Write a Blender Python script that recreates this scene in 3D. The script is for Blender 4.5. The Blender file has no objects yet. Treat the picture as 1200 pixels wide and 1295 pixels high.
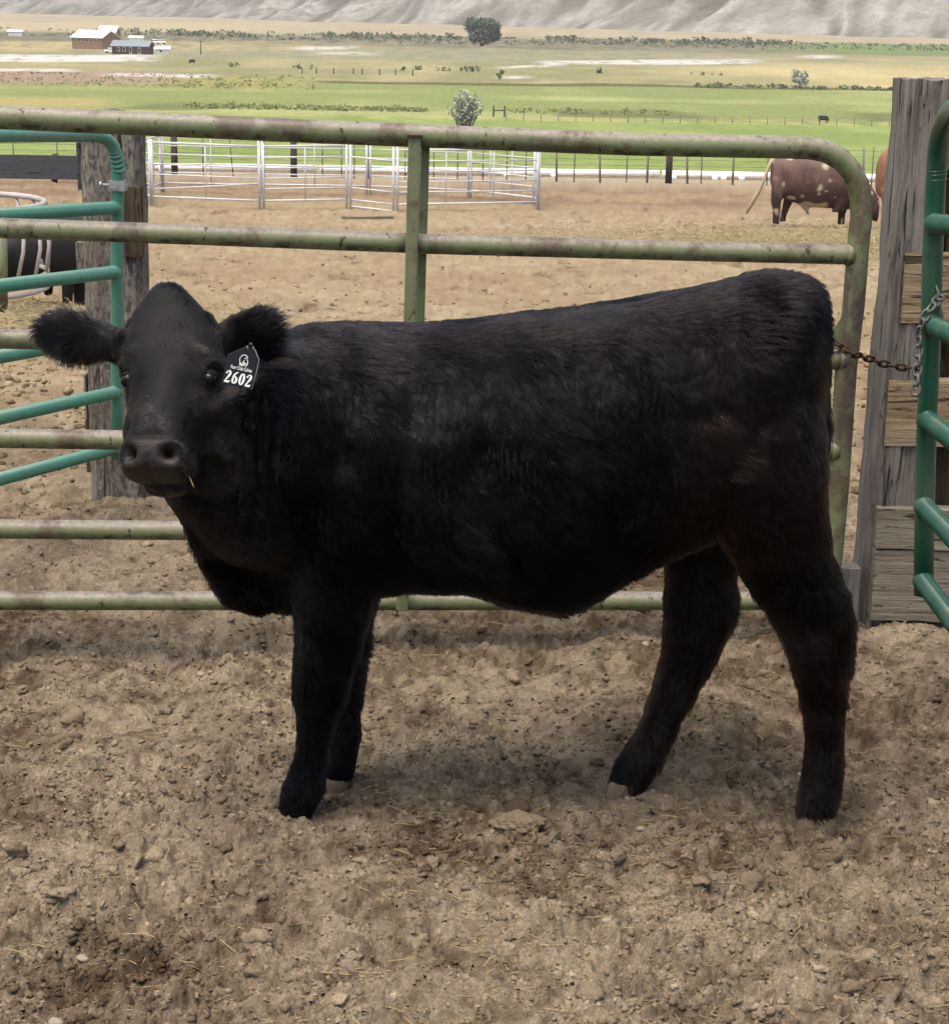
import bpy, bmesh, math, random
import numpy as np
from mathutils import Vector, Matrix

random.seed(7)
rng = np.random.default_rng(11)
SC = bpy.context.scene
COL = SC.collection

# ------------------------------------------------------------------ camera
F, CX, CY = 2400.0, 600.0, 647.5
CAM_H, PITCH, ROLL = 1.6, math.radians(15.1), math.radians(0.9)
C0 = np.array([0.0, 0.0, CAM_H])
fwd = np.array([0, math.cos(PITCH), -math.sin(PITCH)])
_r0 = np.array([1.0, 0, 0]); _u0 = np.array([0, math.sin(PITCH), math.cos(PITCH)])
rgt = math.cos(ROLL) * _r0 + math.sin(ROLL) * _u0
upv = -math.sin(ROLL) * _r0 + math.cos(ROLL) * _u0
cam = bpy.data.objects.new('camera', bpy.data.cameras.new('camera'))
COL.objects.link(cam)
m = Matrix.Identity(4)
for i in range(3):
    m[i][0], m[i][1], m[i][2], m[i][3] = rgt[i], upv[i], -fwd[i], C0[i]
cam.matrix_world = m
cam.data.sensor_fit = 'HORIZONTAL'
cam.data.sensor_width = 36.0
cam.data.lens = 36.0 * F / 1200.0
cam.data.clip_start, cam.data.clip_end = 0.05, 9000.0
SC.camera = cam

# ------------------------------------------------------------------ light
SUN_EL, SUN_AZ = math.radians(72), math.radians(-140)     # azimuth from +Y, clockwise
world = bpy.data.worlds.new('World'); SC.world = world
world.use_nodes = True
wn = world.node_tree.nodes; wl = world.node_tree.links
bg = wn['Background']
sky = wn.new('ShaderNodeTexSky'); sky.sky_type = 'NISHITA'
sky.sun_disc = False
sky.sun_elevation = SUN_EL; sky.sun_rotation = SUN_AZ
sky.dust_density = 6.0; sky.air_density = 1.0; sky.ozone_density = 0.3
wl.new(sky.outputs[0], bg.inputs[0])
bg.inputs[1].default_value = 0.14
sl = bpy.data.lights.new('sun', 'SUN'); sl.energy = 1.2; sl.angle = math.radians(40); sl.color = (1.0, 0.95, 0.88)
so = bpy.data.objects.new('sun', sl); COL.objects.link(so)
sd = Vector((math.sin(SUN_AZ) * math.cos(SUN_EL), math.cos(SUN_AZ) * math.cos(SUN_EL), math.sin(SUN_EL)))
so.rotation_euler = (-sd).to_track_quat('-Z', 'Y').to_euler()
SC.view_settings.view_transform = 'Standard'; SC.view_settings.look = 'None'
SC.view_settings.gamma = 1.0; SC.view_settings.use_curve_mapping = False
SC.view_settings.exposure = 1.10
SC.render.engine = 'CYCLES'

# ------------------------------------------------------------------ projection helpers
def ray(px, py):
    return fwd + (px - CX) / F * rgt - (py - CY) / F * upv
def P(px, py, depth):
    return C0 + depth * ray(px, py)
def PY(px, py, Y):
    r = ray(px, py)
    return C0 + (Y / r[1]) * r
def proj(p):
    q = np.asarray(p) - C0
    d = q @ fwd
    return CX + F * (q @ rgt) / d, CY - F * (q @ upv) / d

def lin(r, g, b, k=1.0):
    o = []
    for c in (r, g, b):
        c /= 255.0
        o.append((c / 12.92 if c <= .04045 else ((c + .055) / 1.055) ** 2.4) * k)
    return tuple(o)
def alb(r, g, b):            # albedo that shows about as this sRGB colour under the scene's light
    return lin(r, g, b, 0.5)

# ------------------------------------------------------------------ numpy noise
def _h(ix, iy, seed):
    n = (ix.astype(np.int64) * 374761393 + iy.astype(np.int64) * 668265263 + seed * 974711) & 0xffffffff
    n = ((n ^ (n >> 13)) * 1274126177) & 0xffffffff
    n = ((n ^ (n >> 16)) * 2246822519) & 0xffffffff
    return ((n ^ (n >> 15)) & 0xffffff) / float(0xffffff)
def vnoise(x, y, seed=0):
    ix = np.floor(x); iy = np.floor(y)
    fx = x - ix; fy = y - iy
    fx = fx * fx * fx * (fx * (fx * 6 - 15) + 10); fy = fy * fy * fy * (fy * (fy * 6 - 15) + 10)
    a = _h(ix, iy, seed); b = _h(ix + 1, iy, seed); c = _h(ix, iy + 1, seed); d = _h(ix + 1, iy + 1, seed)
    return (a + (b - a) * fx) * (1 - fy) + (c + (d - c) * fx) * fy
def fbm(x, y, octv=4, seed=0, gain=.5):
    s = 0; a = 1; t = 0
    for o in range(octv):
        s = s + a * vnoise(x * 2 ** o + 17.3 * o, y * 2 ** o - 9.1 * o, seed + o); t += a; a *= gain
    return s / t
def domes(x, y, cell, seed, dens=.6, rmin=.25, rmax=.62):
    u = x / cell; v = y / cell
    ix = np.floor(u); iy = np.floor(v)
    best = np.zeros_like(u)
    for dx in (-1, 0, 1):
        for dy in (-1, 0, 1):
            cx = ix + dx; cy = iy + dy
            r = rmin + (rmax - rmin) * _h(cx, cy, seed + 3) ** 2
            on = _h(cx, cy, seed + 4) < dens
            px = cx + _h(cx, cy, seed) ; py = cy + _h(cx, cy, seed + 1)
            an = _h(cx, cy, seed + 5) * 3.14; el = 1 + .7 * _h(cx, cy, seed + 6)
            ax = (u - px) * np.cos(an) + (v - py) * np.sin(an); ay = -(u - px) * np.sin(an) + (v - py) * np.cos(an)
            d2 = (ax * ax / el + ay * ay * el) / (r * r)
            hh = np.where(on, r * np.sqrt(np.maximum(0, 1 - d2)), 0) * (.5 + .8 * _h(cx, cy, seed + 7))
            best = np.maximum(best, hh)
    return best * cell
def noise3(p, seed=0):
    return (vnoise(p[:, 0] + .37 * p[:, 2], p[:, 1] - .61 * p[:, 2], seed) + vnoise(p[:, 1] + 31.1 + .5 * p[:, 0], p[:, 2] + 7.7, seed + 5) +
            vnoise(p[:, 2] - 12.4, p[:, 0] + .45 * p[:, 1] + 3.3, seed + 9)) / 3 * 2 - 1

# ------------------------------------------------------------------ object helpers
def link(o, parent=None):
    COL.objects.link(o)
    if parent is not None:
        o.parent = parent
    return o
def mesh_obj(name, V, Fc, mat=None, parent=None, smooth=True):
    me = bpy.data.meshes.new(name)
    V = np.asarray(V, dtype=np.float64)
    me.from_pydata(V.tolist(), [], [tuple(int(i) for i in f) for f in Fc])
    if smooth:
        me.shade_smooth()
    if mat: me.materials.append(mat)
    me.update()
    return link(bpy.data.objects.new(name, me), parent)
def fast_mesh(name, V, quads, mat=None, parent=None, smooth=True, n=4):
    V = np.asarray(V, np.float32); quads = np.asarray(quads, np.int32)
    me = bpy.data.meshes.new(name)
    me.vertices.add(len(V)); me.vertices.foreach_set('co', V.ravel())
    me.loops.add(quads.size); me.loops.foreach_set('vertex_index', quads.ravel())
    me.polygons.add(len(quads)); me.polygons.foreach_set('loop_start', np.arange(0, quads.size, n, dtype=np.int32))
    me.update(calc_edges=True)
    if smooth: me.shade_smooth()
    if mat: me.materials.append(mat)
    return link(bpy.data.objects.new(name, me), parent)
def vcol(o, cols, name='Col'):
    a = o.data.color_attributes.new(name, 'FLOAT_COLOR', 'POINT')
    c = np.ones((len(o.data.vertices), 4), np.float32); c[:, :3] = cols
    a.data.foreach_set('color', c.ravel())
def empty(name, loc, parent=None):
    o = bpy.data.objects.new(name, None); o.empty_display_size = .1
    o.location = Vector([float(c) for c in loc])
    return link(o, parent)
def tag(o, label=None, cat=None, group=None, kind=None):
    if label: o['label'] = label
    if cat: o['category'] = cat
    if group: o['group'] = group
    if kind: o['kind'] = kind
    return o
def keep(o, parent):                    # parent without moving (meshes are built in world space)
    o.parent = parent
    o.matrix_parent_inverse = Matrix.Translation(-parent.location)
    return o

class MB:
    """collects shapes into one mesh"""
    def __init__(s): s.v = []; s.f = []; s.n = 0
    def add(s, V, Fc):
        V = np.asarray(V, float); s.v.append(V); s.f += [tuple(i + s.n for i in f) for f in Fc]; s.n += len(V); return s
    def tube(s, pts, r, n=12, cap=True):
        pts = [np.asarray(p, float) for p in pts]
        rs = r if hasattr(r, '__len__') else [r] * len(pts)
        T = []
        for i in range(len(pts)):
            a = pts[max(0, i - 1)]; b = pts[min(len(pts) - 1, i + 1)]
            t = b - a; T.append(t / (np.linalg.norm(t) + 1e-12))
        ref = np.array([0, 0, 1.0]) if abs(T[0][2]) < .9 else np.array([0, 1.0, 0])
        u = np.cross(T[0], ref); u /= np.linalg.norm(u)
        V = []
        for p, t, rr in zip(pts, T, rs):
            u = u - t * (u @ t); u /= np.linalg.norm(u); w = np.cross(t, u)
            for k in range(n):
                a = 2 * math.pi * k / n
                V.append(p + rr * (math.cos(a) * u + math.sin(a) * w))
        Fc = []
        for i in range(len(pts) - 1):
            for k in range(n):
                k2 = (k + 1) % n
                Fc.append((i * n + k, i * n + k2, (i + 1) * n + k2, (i + 1) * n + k))
        if cap:
            Fc.append(tuple(range(n))[::-1]); Fc.append(tuple((len(pts) - 1) * n + k for k in range(n)))
        return s.add(V, Fc)
    def box(s, c, ax, ay, az):
        c, ax, ay, az = [np.asarray(q, float) for q in (c, ax, ay, az)]
        V = [c + i * ax + j * ay + k * az for i in (-1, 1) for j in (-1, 1) for k in (-1, 1)]
        Fc = [(0, 1, 3, 2), (4, 6, 7, 5), (0, 4, 5, 1), (2, 3, 7, 6), (0, 2, 6, 4), (1, 5, 7, 3)]
        return s.add(V, Fc)
    def loft(s, secs, n=28):
        """secs: (centre, half-axis a, half-axis b, exponent)"""
        V = []; Fc = []
        for c, a, b, e in secs:
            c, a, b = [np.asarray(q, float) for q in (c, a, b)]
            for k in range(n):
                t = 2 * math.pi * k / n; cs, sn = math.cos(t), math.sin(t)
                V.append(c + a * math.copysign(abs(cs) ** (2 / e), cs) + b * math.copysign(abs(sn) ** (2 / e), sn))
        for i in range(len(secs) - 1):
            for k in range(n):
                k2 = (k + 1) % n
                Fc.append((i * n + k, i * n + k2, (i + 1) * n + k2, (i + 1) * n + k))
        c0 = len(V); V.append(np.asarray(secs[0][0], float)); V.append(np.asarray(secs[-1][0], float))
        L = (len(secs) - 1) * n
        for k in range(n):
            k2 = (k + 1) % n
            Fc.append((c0, k2, k)); Fc.append((c0 + 1, L + k, L + k2))
        return s.add(V, Fc)
    def build(s, name, mat, parent=None, smooth=True, bevel=0):
        o = mesh_obj(name, np.concatenate(s.v), s.f, mat, None, smooth)
        if smooth and not bevel: pass
        if bevel:
            md = o.modifiers.new('bevel', 'BEVEL'); md.width = bevel; md.segments = 2; md.limit_method = 'ANGLE'
        if parent is not None: keep(o, parent)
        return o
def edge_smooth(o, deg=40):
    me = o.data
    bm = bmesh.new(); bm.from_mesh(me)
    bmesh.ops.recalc_face_normals(bm, faces=bm.faces)
    for e in bm.edges:
        if len(e.link_faces) == 2 and e.calc_face_angle(0) > math.radians(deg): e.smooth = False
    bm.to_mesh(me); bm.free()
    return o

# ------------------------------------------------------------------ materials
class NT:
    def __init__(s, name):
        s.m = bpy.data.materials.new(name); s.m.use_nodes = True
        s.t = s.m.node_tree; s.n = s.t.nodes; s.b = s.n['Principled BSDF']
    def N(s, ty, **kw):
        nd = s.n.new(ty)
        for k, v in kw.items(): setattr(nd, k, v)
        return nd
    def L(s, a, b): s.t.links.new(a, b)
    def coord(s, which='Object', scale=(1, 1, 1)):
        tc = s.N('ShaderNodeTexCoord'); mp = s.N('ShaderNodeMapping'); mp.inputs['Scale'].default_value = scale
        s.L(tc.outputs[which], mp.inputs[0]); return mp.outputs[0]
    def noise(s, vec, scale=5, detail=4, rough=.55, dist=0):
        nd = s.N('ShaderNodeTexNoise'); nd.inputs['Scale'].default_value = scale; nd.inputs['Detail'].default_value = detail
        nd.inputs['Roughness'].default_value = rough; nd.inputs['Distortion'].default_value = dist
        s.L(vec, nd.inputs['Vector']); return nd.outputs['Fac']
    def ramp(s, fac, stops):
        r = s.N('ShaderNodeValToRGB'); e = r.color_ramp.elements
        while len(e) < len(stops): e.new(.5)
        for i, (p, c) in enumerate(stops):
            e[i].position = p; e[i].color = (c + (1,)) if len(c) == 3 else c
        s.L(fac, r.inputs[0]); return r.outputs[0]
    def mix(s, fac, a, b, mode='MIX'):
        x = s.N('ShaderNodeMix', data_type='RGBA', blend_type=mode)
        for sock, v in ((x.inputs[0], fac), (x.inputs[6], a), (x.inputs[7], b)):
            if isinstance(v, (int, float)): sock.default_value = v
            elif isinstance(v, tuple): sock.default_value = v + (1,) if len(v) == 3 else v
            else: s.L(v, sock)
        return x.outputs[2]
    def math(s, op, a, b=0.0, clamp=False):
        x = s.N('ShaderNodeMath', operation=op, use_clamp=clamp)
        for sock, v in ((x.inputs[0], a), (x.inputs[1], b)):
            if isinstance(v, (int, float)): sock.default_value = v
            else: s.L(v, sock)
        return x.outputs[0]
    def bump(s, h, strength=.5, dist=.01):
        b = s.N('ShaderNodeBump'); b.inputs['Strength'].default_value = strength; b.inputs['Distance'].default_value = dist
        s.L(h, b.inputs['Height']); s.L(b.outputs[0], s.b.inputs['Normal']); return b
    def set(s, color=None, rough=None, metal=None, spec=None):
        if color is not None:
            if isinstance(color, tuple): s.b.inputs['Base Color'].default_value = color + (1,)
            else: s.L(color, s.b.inputs['Base Color'])
        if rough is not None:
            if isinstance(rough, (int, float)): s.b.inputs['Roughness'].default_value = rough
            else: s.L(rough, s.b.inputs['Roughness'])
        if metal is not None: s.b.inputs['Metallic'].default_value = metal
        if spec is not None: s.b.inputs['Specular IOR Level'].default_value = spec
        return s.m

def mat_plain(name, col, rough=.7, var=.25, scale=8, spec=.4, metal=0, bump=0):
    t = NT(name); v = t.coord()
    f = t.noise(v, scale, 5, .6)
    lo = tuple(c * (1 - var) for c in col); hi = tuple(min(1, c * (1 + var)) for c in col)
    m_ = t.set(t.ramp(f, [(.3, lo), (.7, hi)]), rough, metal, spec)
    if bump: t.bump(t.noise(v, scale * 6, 4), .6, bump)
    return m_
def mat_vcol(name, rough=.95, nscale=30, amt=.35, bump=0, bscale=60, spec=.1, detail=6):
    t = NT(name); v = t.coord()
    a = t.N('ShaderNodeAttribute', attribute_name='Col')
    f = t.noise(v, nscale, detail, .65)
    g = t.ramp(f, [(.25, (1 - amt,) * 3), (.75, (1 + amt,) * 3)])
    c = t.mix(1.0, a.outputs['Color'], g, 'MULTIPLY')
    t.set(c, rough, 0, spec)
    if bump: t.bump(t.noise(v, bscale, 6, .7), .9, bump)
    return t.m

def mat_old_green():
    t = NT('old_green_paint'); v = t.coord('Object')
    big = t.noise(t.coord('Object', (1, 1, 1)), 3.0, 5, .65)
    streak = t.noise(t.coord('Object', (60, 60, 3)), 1.0, 5, .7)       # drips run down the pipe
    fine = t.noise(v, 70, 6, .75)
    spots = t.noise(t.coord('Object', (1, 1, .45)), 42, 3, .6)
    paint = t.ramp(big, [(.30, alb(112, 132, 84)), (.5, alb(140, 156, 104)), (.7, alb(124, 140, 98))])
    paint = t.mix(t.ramp(streak, [(.40, (0, 0, 0)), (.62, (.75, .75, .75))]), paint, alb(152, 150, 118))
    rustc = t.ramp(fine, [(.3, alb(82, 64, 50)), (.7, alb(136, 116, 96))])
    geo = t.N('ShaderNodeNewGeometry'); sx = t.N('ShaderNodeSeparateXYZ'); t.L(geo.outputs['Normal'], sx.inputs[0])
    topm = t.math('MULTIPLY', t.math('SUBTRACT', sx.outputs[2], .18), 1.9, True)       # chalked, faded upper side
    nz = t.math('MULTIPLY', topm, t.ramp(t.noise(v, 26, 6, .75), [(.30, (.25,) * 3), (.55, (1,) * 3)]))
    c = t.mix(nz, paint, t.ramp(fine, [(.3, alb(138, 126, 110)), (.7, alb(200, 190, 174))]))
    patch = t.ramp(t.noise(t.coord('Object', (1, 1, 1)), 5.5, 6, .72, .4), [(.51, (0,) * 3), (.60, (.8,) * 3)])
    c = t.mix(patch, c, rustc)
    c = t.mix(t.ramp(spots, [(.64, (0,) * 3), (.69, (.9,) * 3)]), c, alb(62, 44, 32))
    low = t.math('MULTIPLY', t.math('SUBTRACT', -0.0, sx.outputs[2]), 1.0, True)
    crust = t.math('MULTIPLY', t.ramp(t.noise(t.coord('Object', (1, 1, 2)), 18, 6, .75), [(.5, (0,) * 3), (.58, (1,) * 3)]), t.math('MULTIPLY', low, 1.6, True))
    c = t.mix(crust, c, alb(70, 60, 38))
    pos = t.N('ShaderNodeSeparateXYZ'); t.L(t.coord('Object'), pos.inputs[0])           # bare rusty stretch of the closing upright
    zz = t.math('ABSOLUTE', t.math('SUBTRACT', pos.outputs[2], .74)); zm = t.math('MULTIPLY', t.math('SUBTRACT', t.math('ADD', .21, t.math('MULTIPLY', big, .16)), zz), 9.0, True)
    xm = t.math('MULTIPLY', t.math('SUBTRACT', pos.outputs[0], .895), 40.0, True)
    c = t.mix(t.math('MULTIPLY', t.math('MULTIPLY', zm, xm), t.ramp(t.noise(t.coord('Object', (1, 1, .6)), 32, 5, .75), [(.36, (.35,) * 3), (.5, (1,) * 3)])), c, t.ramp(fine, [(.3, alb(74, 58, 50)), (.7, alb(122, 106, 94))]))
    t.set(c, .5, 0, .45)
    t.bump(t.math('ADD', fine, spots), .35, .002)
    return t.m
def mat_teal(name, col, dirt):
    t = NT(name); v = t.coord()
    f = t.noise(v, 25, 6, .7)
    sc_ = t.ramp(t.noise(v, 55, 5, .75), [(.66, (0,) * 3), (.72, (.7,) * 3)])
    c = t.ramp(f, [(.3, tuple(q * .85 for q in col)), (.7, tuple(q * 1.12 for q in col))])
    c = t.mix(sc_, c, dirt)
    dust = t.ramp(t.noise(v, 7, 5, .6), [(.45, (0,) * 3), (.8, (.35,) * 3)])
    c = t.mix(dust, c, alb(150, 150, 130))
    t.set(c, .30, 0, .6); t.bump(f, .12, .001)
    return t.m
def mat_wood(name, axis, light, dark, brown, rough=.88, blotch=0.0):
    st = (lambda k, s: (k, k, s) if axis == 'z' else (s, k, k))
    t = NT(name)
    g = t.noise(t.coord('Object', st(34, 1.8)), 1, 6, .7, .8); h = t.noise(t.coord('Object', st(110, 6)), 1, 5, .75, .4)
    d = t.noise(t.coord('Object', st(75, 9)), 1, 3, .6, 1.0)
    b = t.noise(t.coord('Object'), 5, 5, .65)
    c = t.ramp(g, [(.32, dark), (.43, brown), (.56, light), (.75, tuple(q * 1.2 for q in light))])
    c = t.mix(.5, c, t.ramp(h, [(.36, dark), (.5, brown), (.62, light)]))
    c = t.mix(t.ramp(b, [(.38, (.55,) * 3), (.62, (0,) * 3)]), c, brown)
    dash = t.ramp(d, [(.335, (1,) * 3), (.385, (0,) * 3)])
    crack = t.ramp(t.noise(t.coord('Object', st(20, .9)), 1, 3, .6, 1.5), [(.345, (1,) * 3), (.375, (0,) * 3)])
    if blotch:
        bl = t.ramp(t.noise(t.coord('Object', st(42, 22)), 1, 4, .7, 1.2), [(.42, (blotch,) * 3), (.54, (0,) * 3)]); c = t.mix(bl, c, tuple(q * .8 for q in dark))
    c = t.mix(t.math('MULTIPLY', dash, .75), c, tuple(q * .5 for q in dark))
    c = t.mix(t.math('MULTIPLY', crack, .85), c, tuple(q * .3 for q in dark))
    t.set(c, rough, 0, .15)
    hh = t.math('SUBTRACT', t.math('ADD', g, t.math('MULTIPLY', h, .8)), t.math('ADD', t.math('MULTIPLY', crack, .8), t.math('MULTIPLY', dash, .5)))
    t.bump(hh, .9, .006)
    return t.m

M = {}
M['ground'] = mat_vcol('trampled_dirt', .98, 150, .38, .010, 190)
M['field'] = mat_vcol('grass_field', .95, .9, .35, 0, 1, .05)
M['hill'] = mat_vcol('bare_hill', .97, .22, .30, 0, 1, .02, 8)
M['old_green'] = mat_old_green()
M['teal'] = mat_teal('teal_enamel', alb(92, 168, 142), alb(190, 200, 190))
M['dark_green'] = mat_teal('dark_green_enamel', alb(16, 96, 68), alb(90, 140, 120))
M['galv'] = mat_plain('galvanised_steel', alb(205, 208, 208), .45, .15, 20, .6, .3)
M['panel'] = mat_plain('pale_panel_steel', (.50, .51, .51), .5, .12, 3, .5)
M['ring_steel'] = mat_plain('worn_ring_steel', alb(222, 212, 204), .45, .3, 6, .5, .1)
M['post_wood'] = mat_wood('weathered_post_wood', 'z', alb(186, 181, 170), alb(80, 75, 68), alb(144, 137, 126))
M['left_wood'] = mat_wood('grey_post_wood', 'z', alb(204, 196, 182), alb(96, 90, 82), alb(160, 150, 136), .9, .7)
M['plank'] = mat_wood('tan_plank_wood', 'x', alb(212, 192, 162), alb(116, 98, 76), alb(182, 158, 124))
M['plank_grey'] = mat_wood('grey_plank_wood', 'x', alb(198, 190, 170), alb(88, 79, 68), alb(160, 148, 128))
M['backing'] = mat_wood('dark_backing_wood', 'z', alb(140, 126, 106), alb(58, 48, 38), alb(104, 88, 70))
M['fence_grey'] = mat_wood('charcoal_grey_board', 'x', alb(110, 112, 116), alb(80, 82, 84), alb(96, 97, 100))
M['dark_post'] = mat_plain('dark_post_wood', alb(84, 74, 66), .9, .35, 12)
M['tpost'] = mat_plain('dull_steel_post', alb(122, 120, 106), .7, .3, 10)
M['pale_stake'] = mat_plain('pale_fence_stake', alb(150, 142, 128), .8, .25, 10)
M['wire'] = mat_plain('fence_wire', alb(150, 146, 136), .6, .2, 10)
M['rust'] = mat_plain('rusty_iron', alb(84, 62, 48), .8, .45, 60, .3, .3, .001)
M['chain'] = mat_plain('dull_zinc_chain', alb(128, 130, 122), .5, .3, 60, .5, .5)
M['pipe_white'] = mat_plain('white_pipe', (.8, .8, .78), .5, .08, 2)
M['hoof'] = mat_plain('dusty_hoof', alb(124, 108, 88), .8, .35, 40, .3, 0, .002)
M['straw'] = mat_plain('straw', alb(205, 182, 130), .8, .3, 15)
M['hay'] = mat_plain('hay', alb(206, 190, 142), .85, .35, 4)
M['clod'] = mat_plain('dirt_clod', alb(142, 120, 94), .97, .4, 14, .05, 0, .004)
M['pebble'] = mat_plain('pale_pebble', alb(180, 168, 148), .85, .2, 60)
M['white_paint'] = mat_plain('white_paint', (.78, .78, .76), .6, .06, .6)
M['tan_wall'] = mat_plain('tan_wall', alb(176, 142, 110), .85, .15, .8)
M['roof_blue'] = mat_plain('blue_grey_roof', alb(158, 172, 176), .6, .1, .5)
M['red_wall'] = mat_plain('dark_red_wall', alb(104, 68, 58), .85, .2, .8)
M['dark_open'] = mat_plain('dark_opening', alb(46, 40, 38), .8, .2, 1)
M['black_cow'] = mat_plain('black_hide', alb(26, 25, 26), .7, .4, 5, .35)
M['cow_orange'] = mat_plain('tan_orange_hide', alb(172, 122, 92), .75, .2, 3, .3)
M['bull'] = mat_vcol('roan_hide', .7, 6, .25, 0, 1, .3)
M['bark'] = mat_plain('bark', alb(92, 80, 66), .9, .3, 2)
def mat_leaf(name, c, var=.45, scale=.6):
    t = NT(name); v = t.coord()
    f = t.noise(v, scale, 3, .6)
    t.set(t.ramp(f, [(.3, tuple(q * (1 - var) for q in c)), (.7, tuple(q * (1 + var) for q in c))]), .8, 0, .15)
    return t.m
M['leaf_tree'] = mat_leaf('tree_leaf', (.115, .135, .085), .35, .25)
M['leaf_silver'] = mat_leaf('silver_leaf', (.36, .40, .31), .2)
M['leaf_sage'] = mat_leaf('sage_leaf', alb(168, 170, 138), .3, .15)
M['leaf_reed'] = mat_leaf('reed_leaf', alb(176, 182, 116), .3, .3)
M['leaf_brush'] = mat_leaf('dark_brush_leaf', alb(140, 152, 112), .3, .2)

# ================================================================== TERRAIN
_KY = np.array([-20, 0, 5.6, 8, 12, 20, 30, 41, 64, 100, 200, 290, 400, 3000.])
_KZ = np.array([0, 0, 0.0, -.2, -.62, -1.6, -2.35, -3.0, -4.2, -6.2, -12, -16, -17, -17.])
_sl = np.zeros_like(_KZ); _sg = np.diff(_KZ) / np.diff(_KY)
_sl[1:-1] = np.where(_sg[1:] * _sg[:-1] > 0, 2 * _sg[1:] * _sg[:-1] / (_sg[1:] + _sg[:-1] - 1e-9), 0)
def zg(y):
    y = np.asarray(y, float); i = np.clip(np.searchsorted(_KY, y) - 1, 0, len(_KY) - 2)
    h = _KY[i + 1] - _KY[i]; t = (y - _KY[i]) / h
    return ((2 * t ** 3 - 3 * t ** 2 + 1) * _KZ[i] + (t ** 3 - 2 * t ** 2 + t) * h * _sl[i] + (-2 * t ** 3 + 3 * t ** 2) * _KZ[i + 1] + (t ** 3 - t ** 2) * h * _sl[i + 1])
def on_ground(px, py):
    """the ground point seen at a photo position"""
    r = ray(px, py); lo, hi = 1.0, 2990.0
    for Y in np.geomspace(1.0, 2990, 400):
        p = C0 + Y / r[1] * r
        if p[2] < zg(Y): hi = Y; break
        lo = Y
    for _ in range(30):
        mid = .5 * (lo + hi); p = C0 + mid / r[1] * r
        if p[2] < zg(mid): hi = mid
        else: lo = mid
    p = C0 + hi / r[1] * r; p[2] = zg(hi); return p
PITS = [(*on_ground(q[0], q[1])[:2], q[2], q[3]) for q in ((962, 938, .032, .035), (632, 1080, .020, .028), (868, 1222, .016, .022), (798, 1205, .013, .018), (1010, 1140, .02, .016), (850, 1206, .014, .016), (215, 1010, .03, .016), (120, 1010, .03, .014), (640, 960, .07, .02), (400, 1222, .022, .02), (60, 910, .03, .02), (1090, 955, .03, .016), (560, 870, .04, .018), (300, 905, .03, .015), (470, 1180, .03, .014), (1150, 1090, .03, .014), (60, 1180, .03, .013), (900, 870, .03, .014))]
_pr = np.random.default_rng(404)
for _i in range(46):
    _y = 1 / (1 / 2.6 - _pr.random() * (1 / 2.6 - 1 / 6.2)); PITS.append(((_pr.random() * 2 - 1) * .27 * _y, _y, _pr.uniform(.022, .05), _pr.uniform(.010, .026)))
def gz(x, y):            # near ground with its relief
    x = np.asarray(x, float); y = np.asarray(y, float)
    near = np.clip((7.5 - y) / 2.5, 0, 1)
    wx = x + .02 * (vnoise(x * 22, y * 22, 71) - .5) + .006 * (vnoise(x * 90, y * 90, 73) - .5)
    wy = y + .02 * (vnoise(x * 22, y * 22, 72) - .5) + .006 * (vnoise(x * 90, y * 90, 74) - .5)
    h = .075 * (fbm(x * 2.1, y * 2.1, 3, 1) - .5) + .062 * (fbm(x * 7, y * 7, 3, 5) - .5)
    pit = fbm(x * 5.5 + 40, y * 5.5, 3, 61); h = h - .05 * np.clip(pit - .60, 0, 1) * 4 * .5
    rough = np.clip(.25 + 1.5 * (fbm(x * 3.3, y * 3.3, 3, 31) - .32), .2, 1.25)
    d = rough * (np.maximum(domes(wx, wy, .085, 7, .34) * .50, domes(wx + .03, wy, .050, 13, .5) * .65) + domes(wx, wy, .028, 17, .62) * .72 + domes(wx, wy, .015, 27, .7) * .8)
    rid = 1 - np.abs(2 * vnoise(wx * 19, wy * 19, 81) - 1); d = d - .006 * np.clip(rid - .82, 0, 1) * 5 * rough
    for (qx, qy, qr, qd) in PITS:
        r2 = ((wx - qx) ** 2 + ((wy - qy) * 1.2) ** 2) / (qr * qr); h = h - qd * np.exp(-r2 * r2) + qd * .35 * np.exp(-(np.sqrt(r2) - 1.7) ** 2 * 4)
    h = h + near * (d + .038 * (.45 + .75 * rough) * (fbm(wx * 34, wy * 34, 4, 9, .66) - .5))
    far = 1 - near
    h = h + far * (.09 * (fbm(x * .9, y * .9, 4, 41, .6) - .5) - .10 * np.clip(fbm(x * 3.4, y * 2.6, 3, 43, .6) - .58, 0, 1) * 2.0 + .05 * (fbm(x * 7, y * 5, 3, 47, .65) - .5))
    return zg(y) + h * np.clip((66 - y) / 6, 0, 1)

def grid(name, xs_t, ys, zfun, mat):
    T, Y = np.meshgrid(xs_t, ys)
    X = T * np.maximum(Y, 1.0); Z = zfun(X.ravel(), Y.ravel())
    V = np.stack([X.ravel(), Y.ravel(), Z], 1)
    nx = len(xs_t); ny = len(ys)
    i = np.arange(ny - 1)[:, None] * nx + np.arange(nx - 1)[None, :]
    q = np.stack([i, i + 1, i + nx + 1, i + nx], -1).reshape(-1, 4)
    return fast_mesh(name, V, q, mat), V
def y_of_row(pys):
    return np.array([on_ground(600, p)[1] for p in pys])
fine = np.linspace(-.275, .275, 690); side = .275 + np.geomspace(.002, 3.5, 26)
xt = np.concatenate([-side[::-1], fine, side])
rows = np.concatenate([np.linspace(-4, 2.5, 12), y_of_row(np.linspace(1330, 640, 500)), y_of_row(np.linspace(638.5, 238, 190))])
rows = np.unique(np.clip(rows, -4, 67.0)); rows = rows[rows < 66.8]; rows = np.append(rows, 67.0)
ground, GV = grid('ground', xt, rows, gz, M['ground'])
tag(ground, kind='structure')
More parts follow.
